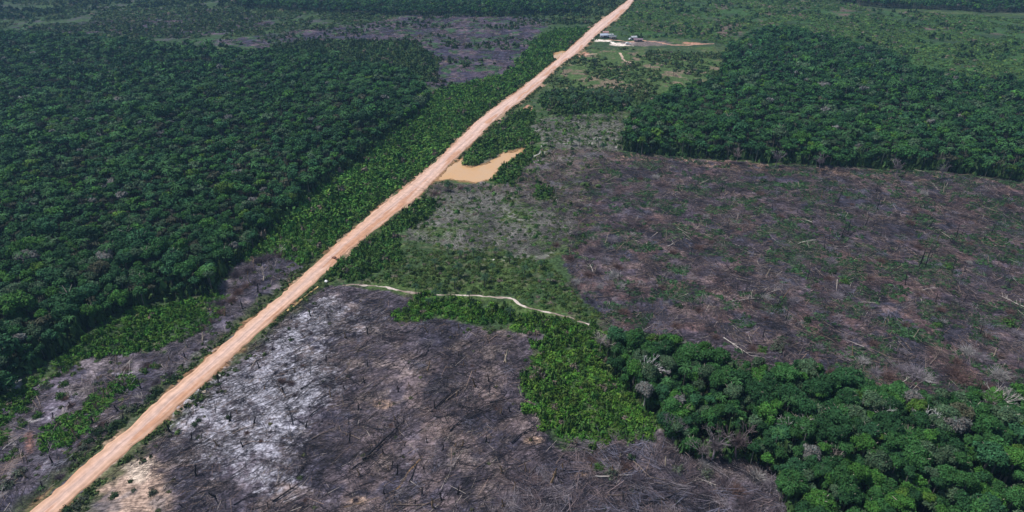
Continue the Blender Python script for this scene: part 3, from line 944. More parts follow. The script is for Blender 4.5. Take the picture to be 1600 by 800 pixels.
def row_labels(items, nrow, place):
    """items: (object, noun phrase, px, py); rows run back from the camera, places run from the left"""
    items = sorted(items, key=lambda q: -q[3])
    per = max(1, math.ceil(len(items) / nrow))
    for r_ in range(0, len(items), per):
        row = sorted(items[r_:r_ + per], key=lambda q: q[2])
        seen = {}
        rowname = ORD[r_ // per + 1]
        tot = {}
        for q in row:
            tot[q[1]] = tot.get(q[1], 0) + 1
        for q in row:
            seen[q[1]] = seen.get(q[1], 0) + 1
            if tot[q[1]] == 1:
                q[0]['label'] = 'only %s in the %s row back of %s' % (q[1], rowname, place)
            else:
                q[0]['label'] = '%s %s from left, %s row back of %s' % (ORD[seen[q[1]]], q[1], rowname, place)


zn = np.zeros(nf, int)
zn[zone(fx, fy, F3, 2.0, 1)] = 1
zn[zone(fx, fy, F2, 2.0, 1)] = 2
lab = {0: [], 1: [], 2: []}
rnd0 = random.Random(8)
for i in near:
    t = link('forest_tree', None, loc=(fx[i], fy[i], fz[i]), rotz=frot[i])
    tag(t, None, 'tree', 'broadleaf trees of the forest edge and near grove')
    h = fhei[i]; r_ = frad[i]
    link('trunk', TRUNK_ME[i % 4], t, s=(h, h, h), color=(0.42, 0.40, 0.36) if i % 5 else (0.8, 0.78, 0.72))
    link('crown', NEAR_ME[i % 10], t, loc=(0, 0, h - r_ * 1.6), s=(r_ * rnd0.uniform(1.05, 1.5), r_ * rnd0.uniform(1.05, 1.5), r_ * rnd0.uniform(1.25, 1.75)), color=tuple(tcol[i]))
    lab[zn[i]].append((t, TINTS[ftint[i]][0] + ' tree', fpx[i], fpy[i]))
row_labels(lab[1], 22, 'the near grove')
row_labels(lab[0], 12, 'the roadside forest')
row_labels(lab[2], 4, 'the far forest')

# the rest of the forest as one mass
LOD = [([crown(300 + k, 380, 0.24) for k in range(6)], 0, 300), ([crown(330 + k, 170, 0.34, nlobe=5) for k in range(6)], 300, 480),
       ([crown(360 + k, 80, 0.46, nlobe=4) for k in range(5)], 480, 5000)]
parts = []


def palm_head(seed, n=14):
    r = np.random.default_rng(seed); A = Acc()
    for k in range(n):
        a = k * 2.4 + r.uniform(0, 0.5); el = r.uniform(0.1, 1.2); p = np.array([0, 0, 0.55]); c = r.uniform(0.7, 1.35)
        for j in range(5):
            d = np.array([math.cos(el) * math.cos(a), math.cos(el) * math.sin(a), math.sin(el)]); q = p + d * 0.27
            sd_ = np.array([-math.sin(a), math.cos(a), 0]) * (0.16, 0.19, 0.17, 0.12, 0.06)[j]
            A.add(np.array([p, q, (p + q) / 2 + sd_ - [0, 0, 0.07], (p + q) / 2 - sd_ - [0, 0, 0.07]]), [(0, 2, 1), (0, 1, 3)], (c, c, c))
            p = q; el -= 0.42
    return A.arrays()


PALMF = [palm_head(380 + k) for k in range(4)]
ispalm = (R.random(nf) < 0.09) & ~isnear
cyl = Acc(); cyl.tube((0, 0, 0), (0, 0, 1), 1, 0.6, (1, 1, 1), 4); cyl = cyl.arrays()
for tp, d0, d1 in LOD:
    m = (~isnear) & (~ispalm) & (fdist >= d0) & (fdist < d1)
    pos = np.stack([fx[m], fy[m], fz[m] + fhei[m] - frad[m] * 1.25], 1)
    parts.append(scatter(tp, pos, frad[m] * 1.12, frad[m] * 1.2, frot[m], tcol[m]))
m = ispalm
parts.append(scatter(PALMF, np.stack([fx[m], fy[m], fz[m] + fhei[m] * 1.02 - frad[m] * 0.3], 1), frad[m] * 1.05, frad[m] * 1.05, frot[m],
                     np.array([(0.032, 0.085, 0.026)]) * R.uniform(0.7, 1.4, (m.sum(), 1))))
m = ~isnear
parts.append(scatter([cyl], np.stack([fx[m], fy[m], fz[m]], 1), 0.02 * fhei[m], fhei[m] * 0.9, frot[m],
                     np.array([[0.13, 0.12, 0.105]]) * R.uniform(0.6, 1.5, (m.sum(), 1))))
gx_, gy_ = spots([F3], 3.0, 3.0, seed=43)
_p = pixel(gx_, gy_); _k = ~((_p[0] > 1080) & (_p[0] < 1172) & (_p[1] > 684)); gx_, gy_ = gx_[_k], gy_[_k]
n_ = len(gx_); gr = R.uniform(1.2, 2.2, n_)
parts.append(scatter(LOD[0][0], np.stack([gx_, gy_, height(gx_, gy_) + R.uniform(2.0, 5.0, n_)], 1), gr, gr * 1.3, R.uniform(0, 6.28, n_),
                     np.array([t[1] for t in TINTS])[R.choice([0, 1, 5, 5, 3], n_)] * R.uniform(0.8, 1.2, (n_, 1))))
# understorey below the crowns near the edges of the forest
ux, uy = spots(TALL, 2.3, 2.0, seed=2, ylim=(60, 620))
edge = np.zeros(len(ux), bool)
pz = np.zeros(len(ux), bool)
for dx, dy in ((9, 0), (-9, 0), (0, 9), (0, -9)):
    o_ = np.zeros(len(ux), bool)
    for q in TALL:
        o_ |= inpoly(*pixel(ux + dx, uy + dy), q)
    edge |= ~o_
ux, uy = ux[edge], uy[edge]
BUSH_T = [bushy(400 + k, 110, 0.42) for k in range(6)]
BUSH_F = [bushy(430 + k, 30, 0.75) for k in range(5)]
nu = len(ux)
ur = R.uniform(1.2, 2.2, nu)
uc = np.array([(0.034, 0.074, 0.022)]) * R.uniform(0.6, 1.5, (nu, 1))
parts.append(scatter(BUSH_F, np.stack([ux, uy, height(ux, uy)], 1), ur, ur * R.uniform(1.4, 4.6, nu), R.uniform(0, 6.28, nu), uc))


def join(parts):
    n = 0; T = []
    for p in parts:
        T.append(p[1] + n); n += len(p[0])
    return np.vstack([p[0] for p in parts]), np.vstack(T), np.vstack([p[2] for p in parts])


fo = link('forest', mesh('forest', *join(parts), M_LEAF))
tag(fo, 'dense dark green rainforest canopy stretching far back on both sides of the road', 'forest', kind='stuff')

# ------------------------------------------------------------------ UNDERGROWTH (regrowth, weeds, verge)
def cover(polys, sp, rr_, hh, col, seed, amp=2.5, keep=1.0, var=0.35, ylim=(60, 620), clump=None):
    x, y_ = spots(polys, sp, amp, seed=seed, keep=keep, ylim=ylim)
    if clump is not None:
        q = fbm(x, y_, 26, seed + 500, 4) + R.normal(0, 0.03, len(x)) > clump
        x, y_ = x[q], y_[q]
    n = len(x)
    r_ = R.uniform(rr_[0], rr_[1], n); h_ = R.uniform(hh[0], hh[1], n) * (0.6 + 0.8 * fbm(x, y_, 9, seed + 200))
    c = np.array([col]) * R.uniform(1 - var, 1 + var, (n, 1)) * (0.7 + 0.6 * fbm(x, y_, 11, seed + 210)[:, None])
    c[:, 0] *= R.uniform(0.85, 1.35, n)
    odd = R.random(n) < 0.03
    c[odd] = np.array([0.13, 0.115, 0.09])
    d = np.hypot(x, y_)
    out = []
    pos = np.stack([x, y_, height(x, y_) - 0.05], 1)
    for tp, a, b in ((BUSH_T, 0, 250), (BUSH_F, 250, 5000)):
        m = (d >= a) & (d < b)
        if m.sum():
            out.append(scatter(tp, pos[m], r_[m], h_[m], R.uniform(0, 6.28, m.sum()), c[m]))
    return out


ug = []
BR = (0.043, 0.128, 0.018)
ug += cover([M1], 2.0, (0.9, 1.9), (1.4, 3.2), (0.054, 0.150, 0.026), 3, 4.0)
ug += cover([M1], 5.5, (1.5, 2.6), (2.8, 5.0), (0.040, 0.116, 0.024), 32, 5.0, keep=0.45)
ug += cover([M2, M2c], 1.7, (0.8, 1.8), (1.0, 2.6), BR, 4, 3.0, keep=0.9)
ug += cover([M2b], 1.5, (0.9, 1.5), (0.9, 2.0), BR, 5, 3.5)
ug += cover([M4], 1.5, (0.8, 1.7), (0.8, 2.4), (0.046, 0.132, 0.018), 6, 4.5, keep=0.86, var=0.5)
ug += cover([M4], 2.6, (1.2, 2.0), (2.4, 4.0), (0.044, 0.105, 0.022), 26, 2.5, keep=0.35)
ug += cover([M4, M3, M2, M2b], 2.2, (0.5, 1.2), (0.4, 1.3), (0.052, 0.100, 0.026), 27, 9.0, keep=0.30)
ug += cover([B1], 5.0, (0.4, 0.9), (0.3, 0.9), (0.060, 0.085, 0.035), 28, 2.0, keep=0.18)
ug += cover([B3], 3.0, (0.5, 1.3), (0.4, 1.3), (0.044, 0.080, 0.026), 29, 3.0, keep=0.30)
ug += cover([M3a] + CLUMPS, 2.0, (1.0, 2.4), (1.6, 4.0), (0.042, 0.108, 0.022), 7, 5.0)
ug += cover([M3a, M5, M5b, G1] + CLUMPS, 3.0, (0.8, 1.9), (0.8, 2.4), (0.046, 0.112, 0.024), 37, 14.0, keep=0.4)
ug += cover([M3], 1.8, (0.7, 1.5), (0.5, 1.5), (0.044, 0.092, 0.024), 8, 2.0, keep=0.8)
ug += cover([M5, M5b], 2.1, (1.2, 2.2), (1.5, 3.4), (0.042, 0.108, 0.022), 9, 2.0)
ug += cover([M6, M8], 3.6, (1.2, 2.6), (0.8, 2.8), (0.040, 0.082, 0.025), 10, 3.0, ylim=(200, 1000), keep=1.00, clump=0.45)
ug += cover([G1, GREY2, GREY, M5b, M5], 2.6, (0.6, 1.7), (0.6, 2.0), (0.044, 0.110, 0.024), 36, 22.0, keep=0.3)
ug += cover([G1], 3.0, (1.6, 2.8), (2.0, 5.0), (0.036, 0.092, 0.024), 11, 4.0)
ug += cover([M7], 9.0, (1.8, 3.4), (2.0, 5.5), (0.028, 0.074, 0.024), 34, 6.0, ylim=(300, 1000), keep=0.64, clump=0.5)
ug += cover([M7], 3.2, (1.0, 2.4), (0.5, 1.8), (0.048, 0.112, 0.026), 12, 3.0, ylim=(300, 1000), keep=0.95, var=0.4, clump=0.40)
ug += cover([M8], 6.0, (2.0, 3.6), (3.0, 6.0), (0.030, 0.068, 0.026), 30, 3.0, ylim=(300, 1000), keep=0.80, clump=0.47)
ug += cover([M10], 4.0, (1.4, 2.8), (0.8, 3.2), (0.040, 0.084, 0.028), 31, 6.0, ylim=(300, 1000), keep=1.00, clump=0.38)
ug += cover([M9], 3.2, (1.4, 2.6), (1.5, 5.0), (0.036, 0.082, 0.026), 13, 4.0, ylim=(300, 700))
ug += cover([B5, B4], 4.5, (1.2, 2.2), (1.0, 4.0), (0.034, 0.074, 0.028), 14, 7.0, ylim=(300, 1000), keep=0.72, clump=0.5)
ug += cover([GREY, GREY2, MIX], 2.4, (0.5, 1.5), (0.3, 1.0), (0.056, 0.098, 0.032), 15, 12.0, keep=0.85)
ug += cover([GREY2, MIX], 6, (1.0, 2.0), (1.2, 2.8), (0.036, 0.086, 0.024), 33, 8.0, keep=0.45)
# verge plants along both road edges
tv = R.uniform(-40, 1000, 6500); side = R.random(6500) < 0.5
ea_, eb_ = road_edges(tv)
off = 0.9 + R.exponential(1.5, 6500)
nv = np.where(side, ea_ - off, eb_ + off)
vx = AX0[0] + AD[0] * tv + AN[0] * nv; vy = AX0[1] + AD[1] * tv + AN[1] * nv
m = (np.minimum(polydist(vx, vy, GPOND), polydist(vx, vy, GPUD)) > 0.8)
vpx, vpy = pixel(vx, vy)
m &= ~((blob(vpx, vpy, 205, 755, 42, 36) > 0.4)) & (fbm(vx, vy, 8, 230) > np.where(side, 0.36, 0.42))
vx, vy = vx[m], vy[m]; n = len(vx)
ug.append(scatter(BUSH_F, np.stack([vx, vy, height(vx, vy) - 0.05], 1), R.uniform(0.4, 1.1, n), R.uniform(0.3, 1.3, n), R.uniform(0, 6.28, n),
                  np.array([(0.045, 0.078, 0.024)]) * R.uniform(0.6, 1.4, (n, 1))))
# weeds sprouting in patches of the burnt right field
wx_, wy_ = spots([B2], 1.35, 2.0, seed=17, ylim=(100, 420))
gn = 0.6 * fbm(wx_, wy_, 8, 2) + 0.4 * fbm(wx_, wy_, 4, 13, 2)
m = gn > 0.548 - 0.03 * (pixel(wx_, wy_)[0] > 1250) - R.uniform(0, 0.03, len(wx_))
wx_, wy_ = wx_[m], wy_[m]; n = len(wx_)
ug.append(scatter(BUSH_F, np.stack([wx_, wy_, height(wx_, wy_) - 0.05], 1), R.uniform(0.4, 1.2, n), R.uniform(0.3, 1.0, n), R.uniform(0, 6.28, n),
                  np.array([(0.030, 0.078, 0.028)]) * R.uniform(0.6, 1.4, (n, 1))))
uo = link('undergrowth', mesh('undergrowth', *join(ug), M_LEAF))
tag(uo, 'low bright green regrowth and weeds filling the ground beside the road', 'undergrowth', kind='stuff')

# ------------------------------------------------------------------ FELLED WOOD LITTER
def sticks(x, y_, ang, L, r_, col, tilt=0.12, lift=0.0):
    n = len(x)
    til = R.normal(0, tilt, n)
    d = np.stack([np.cos(ang) * np.cos(til), np.sin(ang) * np.cos(til), np.sin(til)], 1)
    s_ = np.stack([-np.sin(ang), np.cos(ang), 0.0 * ang], 1)
    u = np.cross(d, s_)
    c = np.stack([x, y_, height(x, y_) + r_ + np.abs(np.sin(til)) * L * 0.5 + lift], 1)
    vs = []
    for e, k in ((-0.5, 1.0), (0.5, 0.55)):
        for a in (0.5, 2.6, 4.7):
            vs.append(c + d * (L * e)[:, None] + (s_ * math.cos(a) + u * math.sin(a)) * (r_ * k)[:, None])
    v = np.stack(vs, 1)
    t = np.array([(0, 1, 4), (0, 4, 3), (1, 2, 5), (1, 5, 4), (2, 0, 3), (2, 3, 5)])
    t = (t[None] + (np.arange(n) * 6)[:, None, None]).reshape(-1, 3)
    return v.reshape(-1, 3), t, np.repeat(col, 6, 0)


def litter(poly, n, pals, pw, Lr, rr_, amp=2.0, seed=0, clump=0.45, base_ang=None):
    """n tries spread evenly over the outline's bounding box on the ground"""
    gp = np.array(ground(*np.array(poly, float).clip((-200, -20), (1800, 960)).T)).T
    lo = gp.min(0); hi = gp.max(0)
    x = R.uniform(lo[0], hi[0], n); y_ = R.uniform(lo[1], hi[1], n)
    px, py = pixel(x, y_)
    m = zone(x, y_, poly, amp, seed) & (px > -150) & (px < 1750) & (py < 900) & (road_dist(x, y_) > 1.5)
    m &= blob(px, py, 205, 772, 75, 60) < R.uniform(0.15, 0.9, n)
    m &= fbm(x, y_, 7, seed + 300) + R.uniform(-0.18, 0.18, n) > clump
    x, y_ = x[m], y_[m]; n = len(x)
    flow = fbm(x, y_, 14, seed + 310) * 9.0
    ang = np.where(R.random(n) < 0.55, flow + R.normal(0, 0.35, n), R.uniform(0, 6.28, n))
    if base_ang is not None:
        ang = np.where(R.random(n) < 0.5, base_ang + R.normal(0, 0.3, n), ang)
    L = np.exp(R.uniform(math.log(Lr[0]), math.log(Lr[1]), n)); r_ = np.clip(L * R.uniform(0.006, 0.016, n), rr_[0], rr_[1])
    k = R.choice(len(pals), n, p=np.array(pw) / sum(pw))
    # light wood gathers in its own drifts
    dr = fbm(x, y_, 10, seed + 320)
    k = np.where((dr < 0.47) & (k >= len(pals) - 2) & (R.random(n) < 0.75), 0, k)
    col = np.array(pals)[k] * R.uniform(0.7, 1.3, (n, 1))
    return sticks(x, y_, ang, L, r_, col)


P_GREY = [(0.05, 0.05, 0.05), (0.12, 0.12, 0.11), (0.18, 0.17, 0.15), (0.27, 0.25, 0.225), (0.40, 0.38, 0.35)]
P_BURN = [(0.022, 0.021, 0.026), (0.05, 0.046, 0.05), (0.11, 0.09, 0.085), (0.26, 0.18, 0.14), (0.42, 0.36, 0.31)]
def piles(poly, n, m, pals, pw, Lr, rr_, seed=0, spread=0.4, reach=3.0):
    """the crowns of felled trees: fans of branches that share a direction and a colour"""
    gp = np.array(ground(*np.array(poly, float).clip((-200, -20), (1800, 960)).T)).T
    lo = gp.min(0); hi = gp.max(0)
    x = R.uniform(lo[0], hi[0], n); y_ = R.uniform(lo[1], hi[1], n)
    px, py = pixel(x, y_)
    k_ = zone(x, y_, poly, 2.0, seed) & (px > -100) & (px < 1700) & (py < 880) & (road_dist(x, y_) > 4) & (blob(px, py, 205, 772, 80, 64) < R.uniform(0.1, 0.7, n))
    x, y_ = x[k_], y_[k_]; n = len(x)
    d0 = fbm(x, y_, 30, seed + 400) * 7 + R.normal(0, 0.9, n)
    cs = R.choice(len(pals), n, p=np.array(pw) / sum(pw))
    size = R.uniform(0.6, 1.5, n)
    X_ = np.repeat(x, m); Y_ = np.repeat(y_, m); D_ = np.repeat(d0, m) + R.normal(0, spread, n * m); S_ = np.repeat(size, m)
    L = np.exp(R.uniform(math.log(Lr[0]), math.log(Lr[1]), n * m)) * S_
    st = np.abs(R.normal(0, reach, n * m)) * S_
    X_ = X_ + np.cos(D_) * st + R.normal(0, 0.5, n * m); Y_ = Y_ + np.sin(D_) * st + R.normal(0, 0.5, n * m)
    r_ = np.clip(L * R.uniform(0.006, 0.014, n * m), rr_[0], rr_[1])
    col = np.array(pals)[np.repeat(cs, m)] * R.uniform(0.55, 1.45, (n * m, 1))
    return sticks(X_, Y_, D_ + R.normal(0, 0.15, n * m), L, r_, col, 0.16, R.uniform(0, 0.5, n * m))


P_PILE = [(0.035, 0.034, 0.044), (0.135, 0.115, 0.13), (0.29, 0.215, 0.19), (0.33, 0.285, 0.27), (0.17, 0.12, 0.11), (0.26, 0.25, 0.29)]
P_PILE2 = [(p[0] * 0.68, p[1] * 0.69, p[2] * 0.78) for p in P_PILE]
lt_parts = [piles(B2, 2900, 50, P_PILE2, [4.5, 2.4, 1.9, 0.9, 1.4, 0.8], (0.4, 2.8), (0.03, 0.09), 31, 0.6, 2.4),
            piles(B1, 1100, 45, P_PILE2, [6, 1.6, 0.9, 0.5, 0.3, 0.3], (0.4, 2.4), (0.03, 0.08), 32, 0.7, 2.0),
            piles([(845, 690), (960, 690), (1060, 700), (1190, 700), (1240, 770), (1255, 900), (700, 900), (800, 760)], 420, 50, P_PILE2, [4, 2.2, 1.8, 1.6, 1.0, 1], (0.8, 4.0), (0.025, 0.07), 35),
            piles(B3, 260, 45, P_PILE, [4, 2.2, 0.9, 0.8, 0.5, 1.2], (0.8, 3.6), (0.02, 0.06), 33),
            piles(MIX, 500, 40, P_PILE, [2, 2.2, 1.6, 1.2, 1.5, 1.2], (1.0, 4.0), (0.03, 0.09), 34),
            litter(B1, 170000, P_BURN, [3.5, 3, 2.0, 1.1, 0.6], (0.4, 3.6), (0.02, 0.07), 1.5, 1, 0.43, 0.75),
            litter(B1, 9000, P_BURN, [8, 1, 0.6, 0.5, 0.2], (2.5, 7.0), (0.06, 0.13), 1.5, 51, 0.44, 0.75),
            litter(B2, 26000, P_BURN, [4, 2.4, 1.6, 1.0, 0.4], (2.0, 7.0), (0.05, 0.12), 1.5, 52, 0.46),
            litter(B3, 60000, P_BURN, [4, 3, 1.5, 0.8, 0.4], (0.5, 4), (0.02, 0.08), 2, 2, 0.44),
            litter(B2, 230000, P_BURN, [3.5, 2.8, 3.0, 3.2, 1.0], (0.6, 4.5), (0.03, 0.10), 2, 3, 0.43),
            litter(GREY, 40000, P_GREY, [0.6, 1.0, 3, 3, 3.0], (0.6, 4), (0.04, 0.1), 3, 4, 0.42),
            litter(GREY2, 16000, P_GREY, [0.6, 1.0, 3, 3, 3.0], (0.6, 4), (0.05, 0.12), 3, 5, 0.42),
            litter(MIX, 50000, P_BURN, [2, 2, 3, 3, 1.5], (0.7, 5), (0.04, 0.12), 3, 6, 0.42),
            litter(B5, 40000, P_BURN, [3, 3, 3, 2, 1.0], (1.5, 7), (0.07, 0.2), 6, 7, 0.46),
            litter(B4, 20000, P_BURN, [3, 3, 3, 1, 1.0], (1.5, 7), (0.07, 0.2), 6, 8, 0.46)]
lo_ = link('branch_litter', mesh('branch_litter', *join(lt_parts), M_WOOD))
tag(lo_, 'charred and bleached branches scattered all over the burnt clearings', 'litter', kind='stuff')

# ------------------------------------------------------------------ INDIVIDUAL PLANTS AND DEAD WOOD
def branchy(seed, depth=4, spread=0.55, thick=0.03, twigs=True, n0=3, up=0.35):
    """a leafless tree, height about 1"""
    r = np.random.default_rng(seed)
    A = Acc()
    c0 = np.ones(3)

    def grow(p, d, L, rad, lev):
        q = p
        for k in range(2):
            d = d + r.normal(size=3) * 0.10; d /= np.linalg.norm(d)
            q2 = q + d * L * 0.5
            A.tube(q, q2, rad * (1 - 0.2 * k), rad * (0.8 - 0.2 * k), c0 * r.uniform(0.85, 1.1), 5 if lev < 2 else 3)
            q = q2
        if lev >= depth:
            return
        for k in range(n0 if lev else n0 + 1):
            a = r.uniform(0, 6.28); e = spread * r.uniform(0.6, 1.3)
            nd = d + np.array([math.cos(a) * e, math.sin(a) * e, up * r.uniform(-0.3, 0.7)]); nd /= np.linalg.norm(nd)
            grow(q, nd, L * r.uniform(0.55, 0.75), rad * 0.58, lev + 1)
    grow(np.array([0, 0, -0.03]), np.array([0.05, 0.02, 1.0]), 0.45, thick, 0)
    return A


def twig_bush(seed, n=230):
    """leafless twiggy dome of radius 1"""
    r = np.random.default_rng(seed)
    A = Acc()
    for k in range(n):
        a = r.uniform(0, 6.28); e = math.acos(r.uniform(0.08, 1)); L = r.uniform(0.55, 1.05)
        d = np.array([math.sin(e) * math.cos(a), math.sin(e) * math.sin(a), math.cos(e) * 0.9])
        p0 = np.array([r.normal() * 0.12, r.normal() * 0.12, 0]); p1 = p0 + d * L * 0.55
        d2 = d + r.normal(size=3) * 0.45; p2 = p1 + d2 * L * 0.42
        c = r.uniform(0.6, 1.3)
        A.tube(p0, p1, 0.022, 0.014, (c, c, c), 3); A.tube(p1, p2, 0.014, 0.006, (c, c, c), 3)
    return A


def palm_crown(seed, n=15, fl=1.0, droop=1.0, wid=0.20, split=9):
    """arching fronds made of leaflets, frond length 1"""
    r = np.random.default_rng(seed)
    A = Acc()
    for k in range(n):
        a = k * 2.4 + r.uniform(0, 0.5); e0 = r.uniform(0.1, 1.25)
        L = fl * r.uniform(0.75, 1.1); c = r.uniform(0.7, 1.3)
        p = np.zeros(3); el = math.pi / 2 - e0 * 0.8
        prev = p.copy()
        for j in range(split):
            d = np.array([math.cos(el) * math.cos(a), math.cos(el) * math.sin(a), math.sin(el)])
            q = prev + d * L / split
            sdir = np.array([-math.sin(a), math.cos(a), 0.0])
            wj = wid * math.sin(math.pi * (j + 0.7) / (split + 0.6)) + 0.02
            for sg in (-1, 1):
                tip = q + sdir * sg * wj + np.array([0, 0, -0.35 * wj * droop]) + d * 0.10
                A.add(np.array([prev, q, tip]), [(0, 1, 2)], (c * r.uniform(0.8, 1.2),) * 3)
            prev = q
            el -= droop * 0.25 * r.uniform(0.8, 1.2)
    return A


def palm_trunk(seed):
    r = np.random.default_rng(seed)
    A = Acc()
    pts = [np.array([0, 0, -0.05])]
    for k in range(5):
        pts.append(pts[-1] + [r.normal() * 0.012, r.normal() * 0.012, 0.21])
    A.path(pts, [0.05, 0.038, 0.034, 0.034, 0.032, 0.036], (1, 1, 1), 7)
    return A


PALM_C = [palm_crown(500 + k, 16, wid=0.22).build('crown', M_LEAF) for k in range(4)]
PALM_D = [palm_crown(520 + k, 12, droop=1.9, wid=0.10, split=7).build('dead_fronds', M_WOOD) for k in range(4)]
PALM_T = [palm_trunk(510 + k).build('trunk', M_WOOD) for k in range(3)]
BARE_T = [branchy(530 + k, 4, 0.65, 0.026, n0=3) for k in range(4)]


def snag_parts(seed):
    """broken charred stump: a tapering split trunk and its burnt top splinters"""
    r = np.random.default_rng(seed)
    A = Acc()
    pts = [np.array([0, 0, -0.06])]
    for k in range(4):
        pts.append(pts[-1] + [r.normal() * 0.03, r.normal() * 0.03, 0.24])
    A.path(pts, [0.10, 0.07, 0.06, 0.052, 0.045], (1, 1, 1), 6)
    for k in range(3):       # root flare
        a = k * 2.1 + r.uniform(0, 1)
        A.tube((math.cos(a) * 0.16, math.sin(a) * 0.16, -0.02), (0, 0, 0.16), 0.03, 0.05, (0.9, 0.9, 0.9), 4)
    B = Acc()
    for k in range(4):
        a = r.uniform(0, 6.28)
        B.tube(pts[-1], pts[-1] + np.array([math.cos(a) * 0.04, math.sin(a) * 0.04, r.uniform(0.08, 0.22)]), 0.026, 0.004, (1, 1, 1), 4)
    for k in range(2):
        a = r.uniform(0, 6.28); b = pts[2 + k]
        B.tube(b, b + np.array([math.cos(a) * 0.2, math.sin(a) * 0.2, r.uniform(0.05, 0.2)]), 0.02, 0.006, (1, 1, 1), 4)
    return A.build('trunk', M_WOOD), B.build('splinters', M_WOOD)


SNAG = [snag_parts(550 + k) for k in range(6)]


def log_parts(seed, nb):
    r = np.random.default_rng(seed)
    A = Acc()
    pts = [np.array([-0.5, 0, 0.02])]
    for k in range(6):
        pts.append(pts[-1] + [1 / 6.0, r.normal() * 0.012, r.normal() * 0.003])
    A.path(pts, [0.016, 0.014, 0.0125, 0.011, 0.009, 0.007, 0.005], (1, 1, 1), 6)
    B = Acc()
    for k in range(nb):
        b = pts[r.integers(2, 7)]; sg = r.choice((-1, 1)); a = sg * r.uniform(0.4, 1.1); L = r.uniform(0.12, 0.32)
        e = b + np.array([math.cos(a) * L, math.sin(a) * L, r.uniform(0.0, 0.06)])
        B.tube(b, e, 0.008, 0.003, (1, 1, 1), 4)
        a2 = a + r.uniform(-0.6, 0.6)
        B.tube(e, e + np.array([math.cos(a2) * L * 0.5, math.sin(a2) * L * 0.5, r.uniform(-0.02, 0.04)]), 0.004, 0.001, (1, 1, 1), 3)
    return A.build('trunk', M_WOOD), B.build('branches', M_WOOD)


LOGS = [log_parts(570 + k, nb) for k, nb in enumerate((2, 5, 3, 7, 9))]
TWIG = [twig_bush(590 + k).build('dead_shrub', M_WOOD) for k in range(4)]
BUSH_N = [bushy(600 + k, 420, 0.22, 0.8) for k in range(5)]
BUSH_ME = [mesh('shrub', v, t, c, M_LEAF) for v, t, c in BUSH_N]


def pick(poly, n, mind, seed, amp=1.0, frame=True):
    """up to n places inside an outline, at least mind metres apart, chosen so that they are evenly spread over the picture of it"""
    rr = np.random.default_rng(seed)
    xs = [p[0] for p in poly]; ys = [p[1] for p in poly]
    out = []
    for _ in range(n * 40):
        px = rr.uniform(max(3, min(xs)), min(1597, max(xs))); py = rr.uniform(max(14, min(ys)), min(797, max(ys)))
        x, y_ = ground(px, py)
        if not inpoly(np.array([px]), np.array([py]), poly)[0] or road_dist(np.array([x]), np.array([y_]))[0] < 1.5:
            continue
        if polydist(np.array([x]), np.array([y_]), GPOND)[0] < 1.0:
            continue
        if any((x - a) ** 2 + (y_ - b) ** 2 < mind ** 2 for a, b, _1, _2 in out):
            continue
        out.append((float(x), float(y_), px, py))
        if len(out) >= n:
            break
    return out


def at(px, py):
    x, y_ = ground(px, py)
    return float(x), float(y_), px, py


def hz_(x, y_):
    return float(height(np.array([x]), np.array([y_]))[0])


rnd = random.Random(77)
# --- charred stumps and snags
S_NEAR = [(668, 578, 3.0, 1), (742, 604, 3.6, 1), (764, 596, 2.8, 0), (790, 565, 4.0, 2), (815, 620, 3.5, 2), (783, 648, 2.8, 1), (797, 645, 2.2, 0), (862, 758, 4.6, 1),
          (866, 745, 3.8, 1), (785, 742, 3.0, 1), (803, 768, 2.6, 1), (822, 738, 2.6, 1), (722, 700, 2.6, 1), (620, 740, 2.8, 0), (612, 730, 2.0, 0), (680, 640, 2.6, 0),
          (546, 690, 3.0, 0), (692, 706, 2.4, 0), (677, 795, 3.4, 1), (786, 795, 3.0, 1), (540, 528, 3.0, 1), (668, 518, 2.6, 1), (575, 522, 2.4, 0), (265, 675, 3.4, 0),
          (342, 600, 3.2, 0), (360, 660, 3.0, 0), (398, 662, 2.8, 0), (300, 690, 2.6, 0), (308, 748, 3.0, 0), (338, 780, 3.0, 0), (478, 668, 2.6, 0), (405, 575, 2.0, 0),
          (957, 745, 3.0, 1), (968, 718, 2.6, 2), (925, 738, 3.0, 1), (1040, 728, 2.6, 2), (880, 735, 2.4, 1), (715, 775, 2.6, 0), (660, 775, 2.4, 0), (600, 770, 2.0, 0),
          (510, 565, 2.0, 0), (560, 640, 2.2, 0), (622, 612, 2.0, 0), (575, 572, 2.2, 0)]
S_COL = {0: ('black', (0.018, 0.017, 0.020)), 1: ('brown', (0.19, 0.125, 0.075)), 2: ('pale tan', (0.46, 0.37, 0.27))}
lab_s = []


def snag(p, h, kind, lst, noun='stump', thin=1.0):
    i = rnd.randrange(6)
    x, y_, px, py = p
    t = link('charred_stump', None, loc=(x, y_, hz_(x, y_)), rotz=rnd.uniform(0, 6.28))
    t.rotation_euler = (rnd.gauss(0, 0.14), rnd.gauss(0, 0.14), rnd.uniform(0, 6.28))
    tag(t, None, 'stump', 'charred stumps in the clearings')
    c = np.array(S_COL[kind][1]) * rnd.uniform(0.8, 1.25)
    k = (0.95 if h > 2.5 else 1.2) * thin
    link('trunk', SNAG[i][0], t, s=(h * k, h * k, h), color=tuple(c))
    link('splinters', SNAG[i][1], t, s=(h * k, h * k, h), color=tuple(c * 1.2))
    lst.append((t, ('tall ' if h > 2.7 else 'short ') + S_COL[kind][0] + ' ' + noun, px, py))


